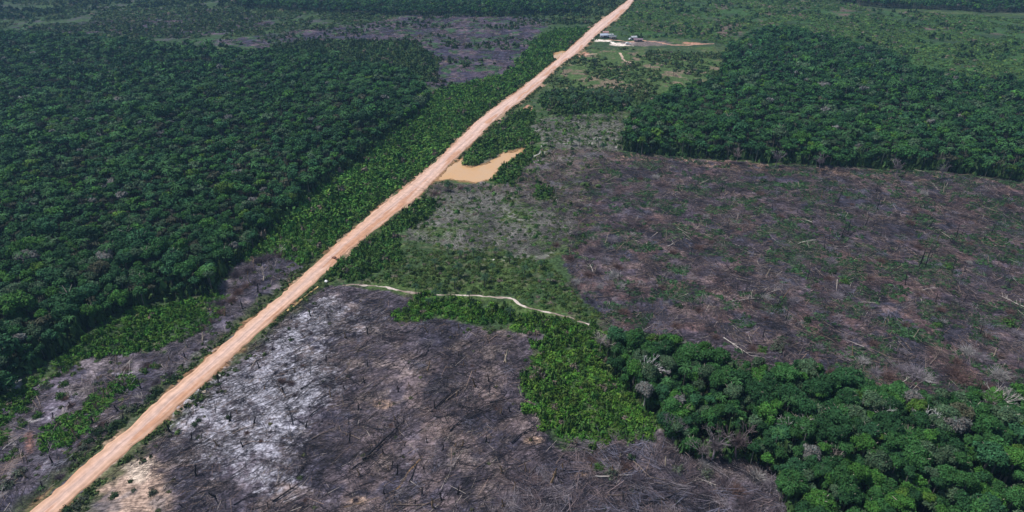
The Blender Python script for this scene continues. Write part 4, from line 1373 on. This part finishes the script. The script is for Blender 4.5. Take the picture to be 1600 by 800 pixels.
for px, py, h, k in S_NEAR:
    snag(at(px, py), h, k, lab_s)
for p in pick([(240, 700), (330, 610), (470, 480), (640, 500), (800, 525), (815, 600), (840, 680), (900, 730), (1180, 760), (1180, 797), (260, 797)], 60, 4.0, 5):
    snag(p, rnd.uniform(0.7, 2.3), rnd.choice((0, 0, 0, 1)), lab_s)
row_labels(lab_s, 14, 'the near burnt field')
lab_s = []
for p in pick([(20, 760), (100, 620), (220, 560), (345, 500), (380, 420), (460, 410), (450, 440), (330, 540), (160, 690), (60, 775)], 32, 4.5, 6):
    snag(p, rnd.uniform(1.5, 3.6), rnd.choice((0, 0, 1, 1, 2)), lab_s)
row_labels(lab_s, 6, 'the roadside burnt strip')
lab_s = []
for p in pick([(960, 250), (1590, 300), (1590, 590), (1300, 560), (1120, 530), (960, 500), (905, 430)], 60, 8, 7):
    snag(p, rnd.uniform(1.6, 4.4), rnd.choice((0, 0, 0, 1, 2)), lab_s, thin=0.5)
row_labels(lab_s, 9, 'the far burnt field')

# --- charred poles standing in the right field
lab_p = []
for px, py, h in [(1308, 318, 7), (1370, 328, 7), (1315, 370, 4.5), (1325, 365, 6), (1435, 420, 8), (1445, 418, 9), (1438, 415, 7), (1494, 372, 7), (1486, 430, 6), (1288, 390, 5),
                  (1090, 355, 4), (1262, 435, 5), (1550, 362, 5), (1352, 352, 5), (1228, 500, 4.5), (1030, 275, 4.5), (1012, 248, 5), (1060, 300, 4), (1200, 300, 5), (1400, 300, 5)]:
    x, y_, px, py = at(px, py)
    t = link('charred_pole', None, loc=(x, y_, hz_(x, y_)))
    t.rotation_euler = (rnd.uniform(-0.08, 0.08), rnd.uniform(-0.1, 0.16), rnd.uniform(0, 6))
    tag(t, None, 'dead tree', 'charred poles in the far burnt field')
    A = Acc(); A.path([(0, 0, -0.2), (0.05, 0.02, h * 0.5), (0.02, 0.08, h)], [0.17, 0.12, 0.06], (0.022, 0.021, 0.026), 6)
    link('trunk', A.build('trunk', M_WOOD), t)
    B = Acc()
    for k in range(3):
        a = rnd.uniform(0, 6.28); z0 = h * rnd.uniform(0.5, 0.9)
        B.tube((0.03, 0.05, z0), (0.03 + math.cos(a) * 0.7, 0.05 + math.sin(a) * 0.7, z0 + 0.5), 0.05, 0.015, (0.03, 0.028, 0.03), 4)
    link('branches', B.build('branches', M_WOOD), t)
    lab_p.append((t, 'thin black pole', px, py))
row_labels(lab_p, 6, 'the far burnt field')

# --- fallen trunks
L_HAND = [(600, 690, 18, 40, 0), (720, 660, 11, 38, 0), (690, 630, 10, 40, 0), (765, 660, 8, -35, 0), (570, 720, 12, 28, 0), (700, 620, 8, 35, 0),
          (820, 680, 12, 30, 0), (830, 745, 13, 45, 0), (650, 560, 8, 35, 0), (500, 640, 8, 40, 0), (450, 770, 10, 30, 0), (390, 780, 9, 25, 0),
          (960, 748, 12, 2, 2), (1020, 790, 14, 12, 0), (1000, 735, 12, -45, 1), (1090, 752, 8, 14, 2), (1108, 756, 7, -20, 2), (1062, 778, 6, -10, 2), (975, 775, 10, 4, 1),
          (1205, 455, 10, 18, 2), (1150, 545, 14, -45, 2), (1010, 515, 9, 30, 2), (1150, 515, 5, -60, 2), (1270, 520, 14, -20, 1), (1380, 555, 10, -35, 1), (1460, 560, 12, 30, 1),
          (1540, 520, 10, -40, 1), (1360, 470, 9, 25, 1), (1500, 480, 9, -30, 0), (1320, 540, 10, -10, 1), (1420, 590, 10, 20, 2), (1000, 430, 10, 15, 1), (1060, 470, 8, -25, 1),
          (960, 400, 8, 30, 1), (1450, 455, 8, 12, 2), (1150, 400, 9, -20, 0), (1250, 345, 11, -30, 0), (1300, 460, 9, -40, 0), (930, 340, 10, 5, 1), (1120, 350, 9, 20, 1),
          (1560, 450, 9, 10, 1), (1590, 560, 8, 40, 1), (20, 690, 7, 60, 2), (60, 625, 9, -35, 1), (55, 632, 7, -30, 1), (180, 560, 7, -50, 1), (655, 567, 3.5, 2, 2), (765, 617, 2.5, -8, 2),
          (742, 640, 12, -12, 0), (880, 655 + 60, 9, 40, 1)]
LC = {0: ('charred black', (0.022, 0.021, 0.026)), 1: ('grey-brown', (0.17, 0.13, 0.11)), 2: ('bleached white', (0.44, 0.39, 0.35))}
lab_l = {'near': [], 'far': [], 'left': []}


def fallen(px, py, L, deg, kind):
    x, y_, px, py = at(px, py)
    t = link('fallen_log', None, loc=(x, y_, hz_(x, y_) + 0.12), rotz=math.radians(deg))
    tag(t, None, 'log', 'felled trunks lying in the clearings')
    i = rnd.randrange(5)
    c = np.array(LC[kind][1]) * rnd.uniform(0.8, 1.2)
    fat = rnd.uniform(1.1, 1.7) if py > 600 else 1.0
    link('trunk', LOGS[i][0], t, s=(L, L * fat, L * 1.1 * fat), color=tuple(c))
    link('branches', LOGS[i][1], t, s=(L, L, L * 1.1), color=tuple(c))
    key = 'left' if px < 90 or (px < 400 and py < 500) else ('far' if (py < 600 and px > 870) else 'near')
    lab_l[key].append((t, LC[kind][0] + ' log', px, py))


for q in L_HAND:
    # degrees are those in the picture; on the ground they steepen because the view is slanting
    px, py, L, deg, kind = q
    L *= 0.8
    dep = 1.75
    L = L if L < 3 else L * rnd.uniform(0.9, 1.05)
    a = math.degrees(math.atan2(math.sin(math.radians(deg)) * dep, math.cos(math.radians(deg))))
    fallen(px, py, L, a, kind)
for p in pick([(240, 700), (330, 610), (470, 480), (640, 500), (800, 525), (815, 600), (840, 680), (900, 730), (1180, 760), (1180, 797), (260, 797)], 60, 4.5, 15):
    fallen(p[2], p[3], rnd.uniform(4, 9), rnd.gauss(50, 25) if rnd.random() < 0.6 else rnd.uniform(0, 180), rnd.choice((0, 0, 0, 0, 1)))
for p in pick([(960, 250), (1590, 300), (1590, 590), (1300, 560), (1120, 530), (960, 500), (905, 430)], 110, 6, 17):
    fallen(p[2], p[3], rnd.uniform(4, 9), rnd.uniform(0, 180), rnd.choice((0, 0, 0, 1, 1, 1, 1, 2)))
row_labels(lab_l['near'], 14, 'the near burnt field')
row_labels(lab_l['far'], 20, 'the far burnt field')
row_labels(lab_l['left'], 4, 'the roadside burnt strip')

# --- leafless twiggy shrubs
lab_t = {'n': [], 'f': [], 'l': []}
TC = [('lilac-grey', (0.24, 0.21, 0.235)), ('red-brown', (0.15, 0.095, 0.085)), ('pale grey', (0.34, 0.32, 0.31)), ('dusky purple', (0.12, 0.095, 0.11))]


def dead_shrub(px, py, r_, k, key):
    x, y_, px, py = at(px, py)
    o = link('dead_shrub', TWIG[rnd.randrange(4)], loc=(x, y_, hz_(x, y_)), rotz=rnd.uniform(0, 6), s=(r_, r_, r_ * rnd.uniform(0.75, 1.1)), color=TC[k][1])
    tag(o, None, 'shrub', 'leafless shrubs in the clearings')
    lab_t[key].append((o, TC[k][0] + ' leafless shrub', px, py))


for px, py, r_, k, key in [(1205, 765, 3.2, 0, 'n'), (1185, 748, 2.6, 2, 'n'), (1150, 770, 2.8, 1, 'n'), (1130, 760, 2.5, 3, 'n'), (1165, 790, 2.8, 3, 'n'), (1110, 775, 2.2, 3, 'n'), (1100, 730, 2.2, 2, 'n'),
                           (1060, 700, 3.0, 2, 'n'), (1078, 690, 3.0, 3, 'n'), (440, 597, 1.6, 1, 'n'), (455, 600, 1.4, 1, 'n'), (925, 725, 2.0, 1, 'n'), (975, 735, 2.2, 1, 'n'), (990, 752, 2.2, 3, 'n'),
                           (1430, 585, 4.0, 0, 'f'), (1410, 578, 3.2, 0, 'f'), (1445, 592, 3.0, 2, 'f'), (1500, 595, 4.0, 1, 'f'), (1490, 585, 3.2, 1, 'f'), (1390, 590, 3.0, 1, 'f'), (1370, 582, 2.6, 0, 'f'),
                           (1530, 560, 3.0, 0, 'f'), (1510, 552, 3.0, 2, 'f'), (1300, 585, 2.6, 1, 'f'), (1560, 590, 3.2, 2, 'f'), (1540, 610, 3, 1, 'f'), (1300, 410, 2.6, 0, 'f'), (1310, 465, 3.0, 0, 'f'),
                           (1240, 470, 2.2, 0, 'f'), (1340, 330, 2.5, 3, 'f'), (955, 380, 3.0, 0, 'f'), (945, 410, 3.0, 0, 'f'), (960, 430, 3.0, 2, 'f'), (925, 395, 2.6, 3, 'f'), (915, 350, 3.0, 3, 'f'),
                           (905, 325, 3.2, 3, 'f'), (920, 430, 2.6, 1, 'f'), (950, 300, 2.6, 0, 'f'), (890, 405, 2.4, 1, 'f'), (975, 490, 2.6, 1, 'f'), (900, 440, 2.2, 2, 'f'), (870, 385, 2.2, 1, 'f'),
                           (680, 305, 2.6, 1, 'f'), (700, 300, 2.4, 3, 'f'), (720, 295, 2.4, 1, 'f'), (648, 320, 2.2, 3, 'f'), (405, 410, 3.0, 3, 'l'), (420, 405, 3.2, 3, 'l'), (390, 425, 3.0, 3, 'l'),
                           (370, 432, 3.0, 3, 'l'), (355, 450, 3.0, 0, 'l'), (372, 460, 2.8, 1, 'l'), (362, 472, 2.6, 1, 'l'), (345, 475, 2.6, 3, 'l'), (440, 402, 2.8, 1, 'l'), (452, 408, 2.2, 3, 'l'), (400, 445, 2.4, 3, 'l'),
                           (385, 450, 2.2, 1, 'l'), (330, 505, 2.2, 3, 'l'), (315, 515, 2.2, 1, 'l'), (345, 490, 2.2, 1, 'l')]:
    dead_shrub(px, py, r_, k, key)
for p in pick([(960, 260), (1590, 305), (1590, 600), (1300, 570), (1120, 540), (960, 500), (905, 430)], 90, 6, 27):
    dead_shrub(p[2], p[3], rnd.uniform(1.2, 2.6), rnd.choice((0, 1, 1, 3, 3, 2)), 'f')
for p in pick([(60, 700), (100, 600), (220, 560), (345, 500), (345, 520), (200, 640), (80, 760)], 22, 4, 28):
    dead_shrub(p[2], p[3], rnd.uniform(0.9, 1.8), rnd.choice((0, 1, 3)), 'l')
for p in pick([(300, 700), (470, 490), (640, 510), (800, 540), (850, 700), (1180, 760), (1180, 797), (260, 797)], 30, 5, 29):
    dead_shrub(p[2], p[3], rnd.uniform(0.5, 1.1), rnd.choice((1, 3, 3)), 'n')
row_labels(lab_t['n'], 8, 'the near burnt field')
row_labels(lab_t['f'], 18, 'the far burnt field')
row_labels(lab_t['l'], 6, 'the roadside burnt strip')

# --- bare standing trees
def bare_tree(px, py, h, col, label, i, th=1.0):
    x, y_, px, py = at(px, py)
    t = link('bare_tree', None, loc=(x, y_, hz_(x, y_)), rotz=rnd.uniform(0, 6.28))
    tag(t, label, 'dead tree', 'leafless trees')
    v, tr, c = BARE_T[i % 4].arrays()
    # the trunk is the first ten rings, everything above it is the branches
    me_t = mesh('trunk', v[:20], tr[:20], c[:20], M_WOOD)
    me_b = mesh('branches', v[20:], tr[20:] - 20, c[20:], M_WOOD)
    link('trunk', me_t, t, s=(h * 1.1 * th, h * 1.1 * th, h), color=col)
    link('branches', me_b, t, s=(h * 1.1, h * 1.1, h), color=col)
    if th < 1.6:
        link('twigs', TWIG[i % 4], t, loc=(0.04 * h, 0, 0.52 * h), s=(0.27 * h, 0.27 * h, 0.36 * h), color=tuple(c * 0.7 for c in col))
    return t


PALE = (0.50, 0.47, 0.47)
for q in [(1008, 606, 9.0, PALE, 'pale leafless tree with lilac twigs standing in the dark gap of the near grove', 0, 1.0),
          (1436, 690, 9.0, (0.60, 0.58, 0.56), 'white leafless tree rising above the green crowns of the near grove', 1, 1.0),
          (1112, 722, 8.5, (0.24, 0.20, 0.21), 'grey leafless tree before the dark hollow at the near tip of the grove', 2, 1.2),
          (1148, 722, 9.5, (0.17, 0.125, 0.13), 'broad purple-brown dead tree at the near tip of the grove', 3, 1.1),
          (1096, 722, 6.5, (0.26, 0.22, 0.22), 'smaller grey dead tree at the left end of the dark hollow', 0, 1.0),
          (1050, 690, 7.0, (0.19, 0.16, 0.18), 'dull purple dead tree where the bright shrubs meet the grove', 2, 1.0),
          (950, 560, 7.0, (0.42, 0.36, 0.33), 'tan leafless tree at the left tip of the grove', 1, 1.0),
          (938, 552, 6.0, (0.36, 0.32, 0.29), 'low tan leafless tree between bright shrubs and grove tip', 2, 1.0),
          (1240, 700, 8.0, (0.48, 0.44, 0.42), 'slim pale dead tree among crowns near the middle of the grove', 3, 1.0),
          (1300, 735, 7.0, (0.42, 0.36, 0.32), 'short tan dead tree in a gap between grove crowns', 0, 1.0),
          (1540, 650, 9.0, (0.45, 0.40, 0.37), 'thin tan dead tree near the far right end of the grove', 1, 1.0),
          (1362, 668, 8.0, (0.40, 0.40, 0.38), 'grey twiggy tree behind the white leafless tree of the grove', 2, 1.0),
          (1280, 266, 8.0, (0.20, 0.16, 0.18), 'purplish scorched tree at the middle of the far forest edge', 3, 1.0),
          (1400, 275, 8.0, (0.22, 0.18, 0.20), 'scorched grey tree towards the right end of the far forest edge', 0, 1.0),
          (1150, 254, 7.0, (0.26, 0.20, 0.20), 'scorched brown tree at the left half of the far forest edge', 1, 1.0),
          (1212, 258, 8.0, (0.20, 0.17, 0.19), 'dusky scorched tree on the far forest edge beside a grey one', 2, 1.0),
          (1470, 282, 7.0, (0.20, 0.17, 0.19), 'rightmost scorched tree on the far forest edge', 3, 1.0),
          (412, 440, 4.5, (0.50, 0.40, 0.32), 'pale broken trunk standing in the burnt strip left of the road', 1, 2.4),
          (396, 420, 4.0, (0.45, 0.30, 0.22), 'orange-tan broken trunk at the back of the burnt strip', 2, 2.0),
          (432, 424, 4.0, (0.40, 0.33, 0.30), 'grey broken trunk nearest the forest corner of the burnt strip', 3, 2.0),
          (440, 400, 4.5, (0.45, 0.40, 0.36), 'grey-white dead trunk at the forest corner beside the road', 0, 1.6)]:
    bare_tree(*q)

# --- palms
lab_pl = {'m': [], 'u': [], 'g': []}


def palm(px, py, h, key, dark=1.0):
    x, y_, px, py = at(px, py)
    t = link('palm_tree', None, loc=(x, y_, hz_(x, y_)), rotz=rnd.uniform(0, 6.28))
    tag(t, None, 'palm', 'small palms left standing in the clearings')
    link('trunk', PALM_T[rnd.randrange(3)], t, s=(h * 0.8, h * 0.8, h * 0.72), color=(0.10, 0.085, 0.07))
    c = np.array((0.022, 0.050, 0.024)) * rnd.uniform(0.8, 1.4) * dark
    link('crown', PALM_C[rnd.randrange(4)], t, loc=(0, 0, h * 0.68), s=(h * 0.42, h * 0.42, h * 0.42), color=tuple(c))
    lab_pl[key].append((t, ('tall ' if h > 4.6 else 'small ') + 'dark palm', px, py))


for px, py, h in [(757, 448, 5), (717, 432, 6), (796, 410, 5), (748, 418, 5), (680, 420, 5), (740, 402, 4.5), (720, 404, 4), (682, 470, 5), (670, 480, 4), (650, 458, 4.5),
                  (734, 468, 4), (798, 500, 5), (700, 395, 4.5), (640, 425, 4), (770, 425, 4), (820, 430, 4.5), (710, 450, 4.5), (775, 400, 4), (812, 305, 5), (730, 310, 6),
                  (700, 300, 5), (760, 440, 4), (845, 420, 4), (688, 455, 4), (860, 440, 4)]:
    palm(px, py, h, 'm')
for px, py, h in [(915, 106, 6), (930, 104, 6), (945, 100, 6), (962, 106, 5), (1003, 108, 6), (1016, 112, 6), (1026, 98, 7), (1040, 105, 6), (1055, 108, 6), (1075, 98, 6), (1010, 92, 6),
                  (1022, 90, 6), (985, 94, 5), (868, 123, 6), (880, 116, 6), (1000, 127, 5), (1080, 110, 6), (970, 132, 5), (1066, 92, 6), (1052, 120, 5), (910, 100, 6), (925, 98, 6), (1110, 92, 6), (1095, 104, 6),
                  (1096, 66, 7), (1118, 72, 7), (905, 232, 5), (935, 230, 5), (856, 232, 6), (893, 230, 5), (942, 238, 5)]:
    palm(px, py, h, 'u')
for p in pick([(850, 165), (865, 148), (985, 152), (985, 172), (900, 180)], 34, 4.0, 41):
    palm(p[2], p[3], rnd.uniform(5.5, 8.5), 'g', 1.1)
row_labels(lab_pl['m'], 6, 'the clearing above the path')
row_labels(lab_pl['u'], 8, 'the upper clearing')
row_labels(lab_pl['g'], 6, 'the palm grove')

# --- single green shrubs
lab_b = {'l': [], 'n': [], 'r': [], 'm': []}


def shrub(px, py, r_, k, key):
    x, y_, px, py = at(px, py)
    name, c = [('bright green', (0.046, 0.105, 0.022)), ('dark green', (0.026, 0.055, 0.022)), ('grey-green', (0.075, 0.095, 0.065))][k]
    o = link('shrub', BUSH_ME[rnd.randrange(5)], loc=(x, y_, hz_(x, y_) - 0.05), rotz=rnd.uniform(0, 6), s=(r_, r_, r_ * rnd.uniform(0.9, 1.4)), color=c)
    tag(o, None, 'shrub', 'single green shrubs')
    lab_b[key].append((o, name + ' shrub', px, py))


for px, py, r_, k, key in [(270, 592, 2.0, 1, 'l'), (245, 612, 2.0, 1, 'l'), (235, 622, 2.0, 1, 'l'), (205, 640, 1.8, 2, 'l'), (190, 660, 2.0, 1, 'l'), (175, 668, 2.2, 1, 'l'), (150, 678, 1.8, 1, 'l'), (70, 605, 1.8, 2, 'l'),
                           (140, 690, 1.6, 1, 'l'), (300, 570, 1.3, 1, 'l'), (130, 700, 1.4, 2, 'l'), (95, 620, 1.8, 0, 'l'), (60, 650, 1.6, 0, 'l'), (40, 640, 1.5, 0, 'l'), (35, 665, 1.5, 0, 'l'), (100, 600, 1.6, 0, 'l'),
                           (240, 570, 1.5, 0, 'l'), (225, 580, 1.4, 0, 'l'), (175, 600, 1.5, 0, 'l'), (150, 600, 1.2, 2, 'l'), (15, 715, 1.8, 0, 'l'), (30, 740, 2.0, 2, 'l'), (10, 760, 2.0, 2, 'l'), (2, 690, 1.8, 0, 'l'),
                           (205, 755, 0.9, 1, 'n'), (210, 770, 0.8, 2, 'n'), (180, 777, 1.4, 1, 'n'), (178, 748, 0.6, 2, 'n'), (120, 790, 1.8, 2, 'n'), (130, 780, 1.6, 2, 'n'), (105, 797, 1.6, 1, 'n'), (240, 775, 1.2, 2, 'n'),
                           (305, 667, 1.2, 1, 'n'), (312, 660, 1.0, 1, 'n'), (358, 655, 1.0, 1, 'n'), (955, 745, 2.0, 2, 'n'), (935, 735, 1.8, 0, 'n'), (1105, 742, 2.2, 2, 'n'), (985, 720, 1.5, 1, 'n'), (1060, 735, 2, 2, 'n'),
                           (1015, 690, 1.6, 0, 'n'), (1000, 688, 1.6, 0, 'n'), (985, 690, 1.5, 0, 'n'), (970, 690, 1.5, 0, 'n'), (1100, 275, 2.0, 1, 'r'), (1193, 283, 2.2, 1, 'r'), (1128, 296, 1.6, 1, 'r'), (1320, 440, 2.2, 0, 'r'),
                           (1350, 605, 3.0, 0, 'r'), (1215, 545, 2.4, 2, 'r'), (1190, 548, 2.2, 0, 'r'), (1060, 480, 1.8, 1, 'r'), (1215, 480, 2.0, 1, 'r'), (1262, 500, 1.8, 1, 'r'), (1465, 510, 2.0, 0, 'r'), (1575, 510, 2.4, 0, 'r'),
                           (1300, 425, 2.0, 1, 'r'), (1480, 420, 2.2, 0, 'r'), (848, 306, 3.2, 1, 'm'), (860, 303, 2.6, 1, 'm'), (838, 305, 2.4, 0, 'm'), (650, 330, 2.4, 0, 'm'), (662, 318, 2.2, 1, 'm'), (885, 362, 1.8, 0, 'm'),
                           (880, 345, 1.6, 2, 'm'), (800, 285, 2.4, 0, 'm'), (815, 282, 2.0, 1, 'm'), (835, 270, 2.0, 0, 'm'), (700, 288, 2.0, 1, 'm'), (712, 292, 1.6, 0, 'm'), (560, 425, 2.6, 1, 'm'), (575, 415, 2.6, 1, 'm'), (590, 395, 2.4, 0, 'm')]:
    shrub(px, py, r_, k, key)
row_labels(lab_b['l'], 6, 'the roadside strip')
row_labels(lab_b['n'], 6, 'the near burnt field')
row_labels(lab_b['r'], 5, 'the far burnt field')
row_labels(lab_b['m'], 5, 'the clearing below the pond')

# --- pale stones and earth clods
def rock(px, py, r_, col, label, name='stone', cat='stone', flat=0.6, zoff=0.0):
    x, y_, px, py = at(px, py)
    rr = np.random.default_rng(int(px * 7 + py))
    iv, it = ico()
    v = []; t = []
    # one subdivision, then roughened
    vs = [tuple(p) for p in iv]; mid = {}

    def mp(a, b):
        k = (min(a, b), max(a, b))
        if k not in mid:
            p = np.array(vs[a]) + np.array(vs[b]); p /= np.linalg.norm(p); mid[k] = len(vs); vs.append(tuple(p))
        return mid[k]
    for a, b, c in it:
        ab, bc, ca = mp(a, b), mp(b, c), mp(c, a)
        t += [(a, ab, ca), (b, bc, ab), (c, ca, bc), (ab, bc, ca)]
    v = np.array(vs) * rr.uniform(0.75, 1.15, (len(vs), 1)) * np.array([1.0, 0.8, flat])
    me = mesh(name, v, np.array(t), col, M_WOOD)
    o = link(name, me, loc=(x, y_, hz_(x, y_) + zoff + r_ * 0.15), rotz=rr.uniform(0, 6), s=r_)
    return tag(o, label, cat)


rock(522, 404, 0.95, (0.17, 0.085, 0.06), 'brown clod of earth lying on the pale road', 'earth_clod', 'earth clod', 0.5, 0.25)
rock(526, 406, 0.6, (0.20, 0.10, 0.07), 'smaller brown clod beside the big clod on the road', 'earth_clod', 'earth clod', 0.5, 0.25)
rock(510, 440, 0.75, (0.72, 0.70, 0.68), 'white stone at the road edge where the sand path starts', flat=0.7)
rock(344, 585, 0.55, (0.72, 0.68, 0.62), 'white stone on the verge beside the ash patch')
rock(5, 763, 0.7, (0.66, 0.62, 0.60), 'white stone near the road at the burnt corner')
rock(319, 612, 0.7, (0.62, 0.50, 0.38), 'tan stone on the green verge beside the ash patch')
rock(772, 405, 0.6, (0.70, 0.66, 0.60), 'pale stone in the green clearing above the sand path')

# ------------------------------------------------------------------ HOMESTEAD at the far end of the road
def boxes(A, x0, x1, y0, y1, z0, z1, c=(1, 1, 1)):
    v = np.array([(x, y_, z) for z in (z0, z1) for y_ in (y0, y1) for x in (x0, x1)], float)
    t = np.array([(0, 2, 3), (0, 3, 1), (4, 5, 7), (4, 7, 6), (0, 1, 5), (0, 5, 4), (2, 6, 7), (2, 7, 3), (0, 4, 6), (0, 6, 2), (1, 3, 7), (1, 7, 5)])
    A.add(v, t, c)


def house(px, py, W, D, H, roofc, wallc, label, rz=0.0):
    W *= 0.85; D *= 0.85; H *= 0.9
    x, y_, px, py = at(px, py)
    t = link('wooden_house', None, loc=(x, y_, hz_(x, y_)), rotz=rz)
    tag(t, label, 'house')
    A = Acc()
    th = 0.12
    boxes(A, -W / 2, W / 2, -D / 2, -D / 2 + th, 0, H); boxes(A, -W / 2, W / 2, D / 2 - th, D / 2, 0, H)
    boxes(A, -W / 2, -W / 2 + th, -D / 2 + th + 0.003, D / 2 - th - 0.003, 0, H); boxes(A, W / 2 - th, W / 2, -D / 2 + th + 0.003, D / 2 - th - 0.003, 0, H)
    pk = H + D * 0.22
    for sx in (-W / 2 + 0.005, W / 2 - 0.005 - th):
        A.add([(sx, -D / 2, H), (sx, D / 2, H), (sx, 0, pk), (sx + th, -D / 2, H), (sx + th, D / 2, H), (sx + th, 0, pk)],
              [(0, 2, 1), (3, 4, 5), (0, 3, 5), (0, 5, 2), (1, 2, 5), (1, 5, 4), (0, 1, 4), (0, 4, 3)], (1, 1, 1))
    link('wall', A.build('wall', plain('boards', wallc, 0.8)), t)
    B = Acc()
    e = 0.55; k = 0.22 * 2
    for sg in (-1, 1):
        for q in range(10):       # corrugated sheets
            xa = -W / 2 - e + (W + 2 * e) * q / 10; xb = xa + (W + 2 * e) / 10
            rise = 0.04 if q % 2 else 0.0
            z1_ = pk + 0.06 + rise; z0_ = pk - k * (D / 2 + e) + 0.06 + rise
            ye = sg * (D / 2 + e)
            B.add([(xa, 0, z1_), (xb, 0, z1_), (xb, ye, z0_), (xa, ye, z0_), (xa, 0, z1_ - 0.04), (xb, 0, z1_ - 0.04), (xb, ye, z0_ - 0.04), (xa, ye, z0_ - 0.04)],
                  [(0, 1, 2), (0, 2, 3), (4, 6, 5), (4, 7, 6), (3, 2, 6), (3, 6, 7), (0, 3, 7), (0, 7, 4), (1, 5, 6), (1, 6, 2)], (1, 1, 1))
    link('roof', B.build('roof', plain('tin_sheets', roofc, 0.45, 0.0)), t)
    Dd = Acc(); boxes(Dd, -0.45, 0.45, -D / 2 - 0.05, -D / 2 - 0.004, 0, 2.0)
    link('door', Dd.build('door', plain('door_boards', (0.10, 0.07, 0.05), 0.8)), t)
    Wn = Acc(); boxes(Wn, W / 4 - 0.4, W / 4 + 0.4, -D / 2 - 0.05, -D / 2 - 0.004, 1.0, 1.8)
    link('window', Wn.build('window', plain('shutter', (0.16, 0.12, 0.09), 0.8)), t)


house(943, 58.5, 6.5, 5.0, 2.6, (0.36, 0.42, 0.52), (0.30, 0.28, 0.28), 'small house with blue-grey tin roof nearest the road at the white sand', 0.15)
house(946, 54, 5.0, 4.5, 2.4, (0.30, 0.16, 0.14), (0.30, 0.24, 0.22), 'small house with red-brown roof behind the blue-grey roofed one', 0.1)
house(957, 61, 6.0, 4.0, 2.4, (0.10, 0.12, 0.14), (0.20, 0.19, 0.18), 'low shed with dark roof in front of the white truck', -0.1)
house(990, 62, 4.6, 4.0, 2.4, (0.40, 0.42, 0.45), (0.10, 0.09, 0.10), 'hut with grey roof at the start of the orange side road', 0.2)
house(997, 65, 7.5, 3.2, 2.0, (0.19, 0.11, 0.15), (0.20, 0.16, 0.15), 'long low shed with dark maroon roof beside the orange side road', -0.05)


def vehicle(px, py, L, W, H, col, label, rz, van=False):
    x, y_, px, py = at(px, py)
    t = link('parked_truck' if van else 'parked_car', None, loc=(x, y_, hz_(x, y_)), rotz=rz)
    tag(t, label, 'truck' if van else 'car')
    mt = plain('car_paint', col, 0.3, noise=0.04)
    A = Acc()
    if van:
        prof = [(-0.5, 0.28), (0.5, 0.28), (0.5, 0.55), (0.47, 0.60), (0.40, 0.98), (0.26, 0.98), (0.25, 0.45), (0.24, 0.45), (0.24, 1.0), (-0.5, 1.0)]
    else:
        prof = [(-0.5, 0.25), (0.5, 0.25), (0.5, 0.50), (0.42, 0.60), (0.24, 0.64), (0.10, 0.98), (-0.24, 1.0), (-0.42, 0.66), (-0.5, 0.60)]
    n = len(prof)
    v = np.array([(p[0] * L, sg * W / 2 * (0.84 if p[1] > 0.9 and not van else 1.0), p[1] * H) for sg in (-1, 1) for p in prof])
    tri = tessellate_polygon([[Vector((p[0] * L, p[1] * H, 0)) for p in prof]])
    T_ = [tuple(q) for q in tri] + [tuple(np.array(q[::-1]) + n) for q in tri]
    for i in range(n):
        j = (i + 1) % n
        T_ += [(i, j, j + n), (i, j + n, i + n)]
    A.add(v, T_, (1, 1, 1))
    link('body', A.build('body', mt), t)
    gl = plain('dark_glass', (0.03, 0.035, 0.04), 0.1, noise=0.02)
    G_ = Acc()
    xa, xb = ((0.29, 0.40) if van else (-0.30, 0.12))
    for sg in (-1, 1):
        boxes(G_, xa * L, xb * L, sg * W * 0.5 - 0.01 * (sg < 0) - 0.01, sg * W * 0.5 + 0.02, 0.66 * H, 0.90 * H)
    link('window', G_.build('window', gl), t)
    for sx in (-0.32, 0.32):
        for sg in (-1, 1):
            Wh = Acc(); r_ = 0.20 * H
            Wh.tube((sx * L, sg * (W / 2 - 0.2), r_), (sx * L, sg * (W / 2 + 0.02), r_), r_, r_, (1, 1, 1), 12, True)
            link('wheel', Wh.build('wheel', plain('rubber', (0.02, 0.02, 0.02), 0.8)), t)
    for sg in (-1, 1):
        Hd = Acc(); boxes(Hd, 0.5 * L - 0.02, 0.5 * L + 0.03, sg * W * 0.35 - 0.12, sg * W * 0.35 + 0.12, 0.42 * H, 0.52 * H)
        link('headlight', Hd.build('headlight', plain('lamp_glass', (0.7, 0.7, 0.7), 0.2)), t)


vehicle(954, 58, 6.0, 2.2, 2.6, (0.80, 0.80, 0.82), 'white box truck parked behind the dark roofed shed', 0.1, True)
vehicle(981.5, 69.5, 4.4, 1.8, 1.6, (0.82, 0.83, 0.83), 'white car alone on the grass below the white sand', 0.05)
vehicle(985.5, 62.5, 4.2, 1.8, 1.6, (0.50, 0.52, 0.55), 'silver car parked beside the grey roofed hut', 0.6)

# ------------------------------------------------------------------ HAZE
if HAZE > 0:
    hm = bpy.data.materials.new('haze')
    hm.use_nodes = True
    t = hm.node_tree
    t.nodes.remove(t.nodes['Principled BSDF'])
    pv = t.nodes.new('ShaderNodeVolumePrincipled')
    pv.inputs['Color'].default_value = (0.36, 0.66, 1.0, 1)
    pv.inputs['Density'].default_value = HAZE
    pv.inputs['Anisotropy'].default_value = 0.2
    t.links.new(pv.outputs[0], t.nodes['Material Output'].inputs['Volume'])
    A = Acc(); boxes(A, -9300, 9300, -9300, 12300, -4.0, 150.0)
    hz = link('haze', A.build('haze', hm))
    tag(hz, kind='stuff')
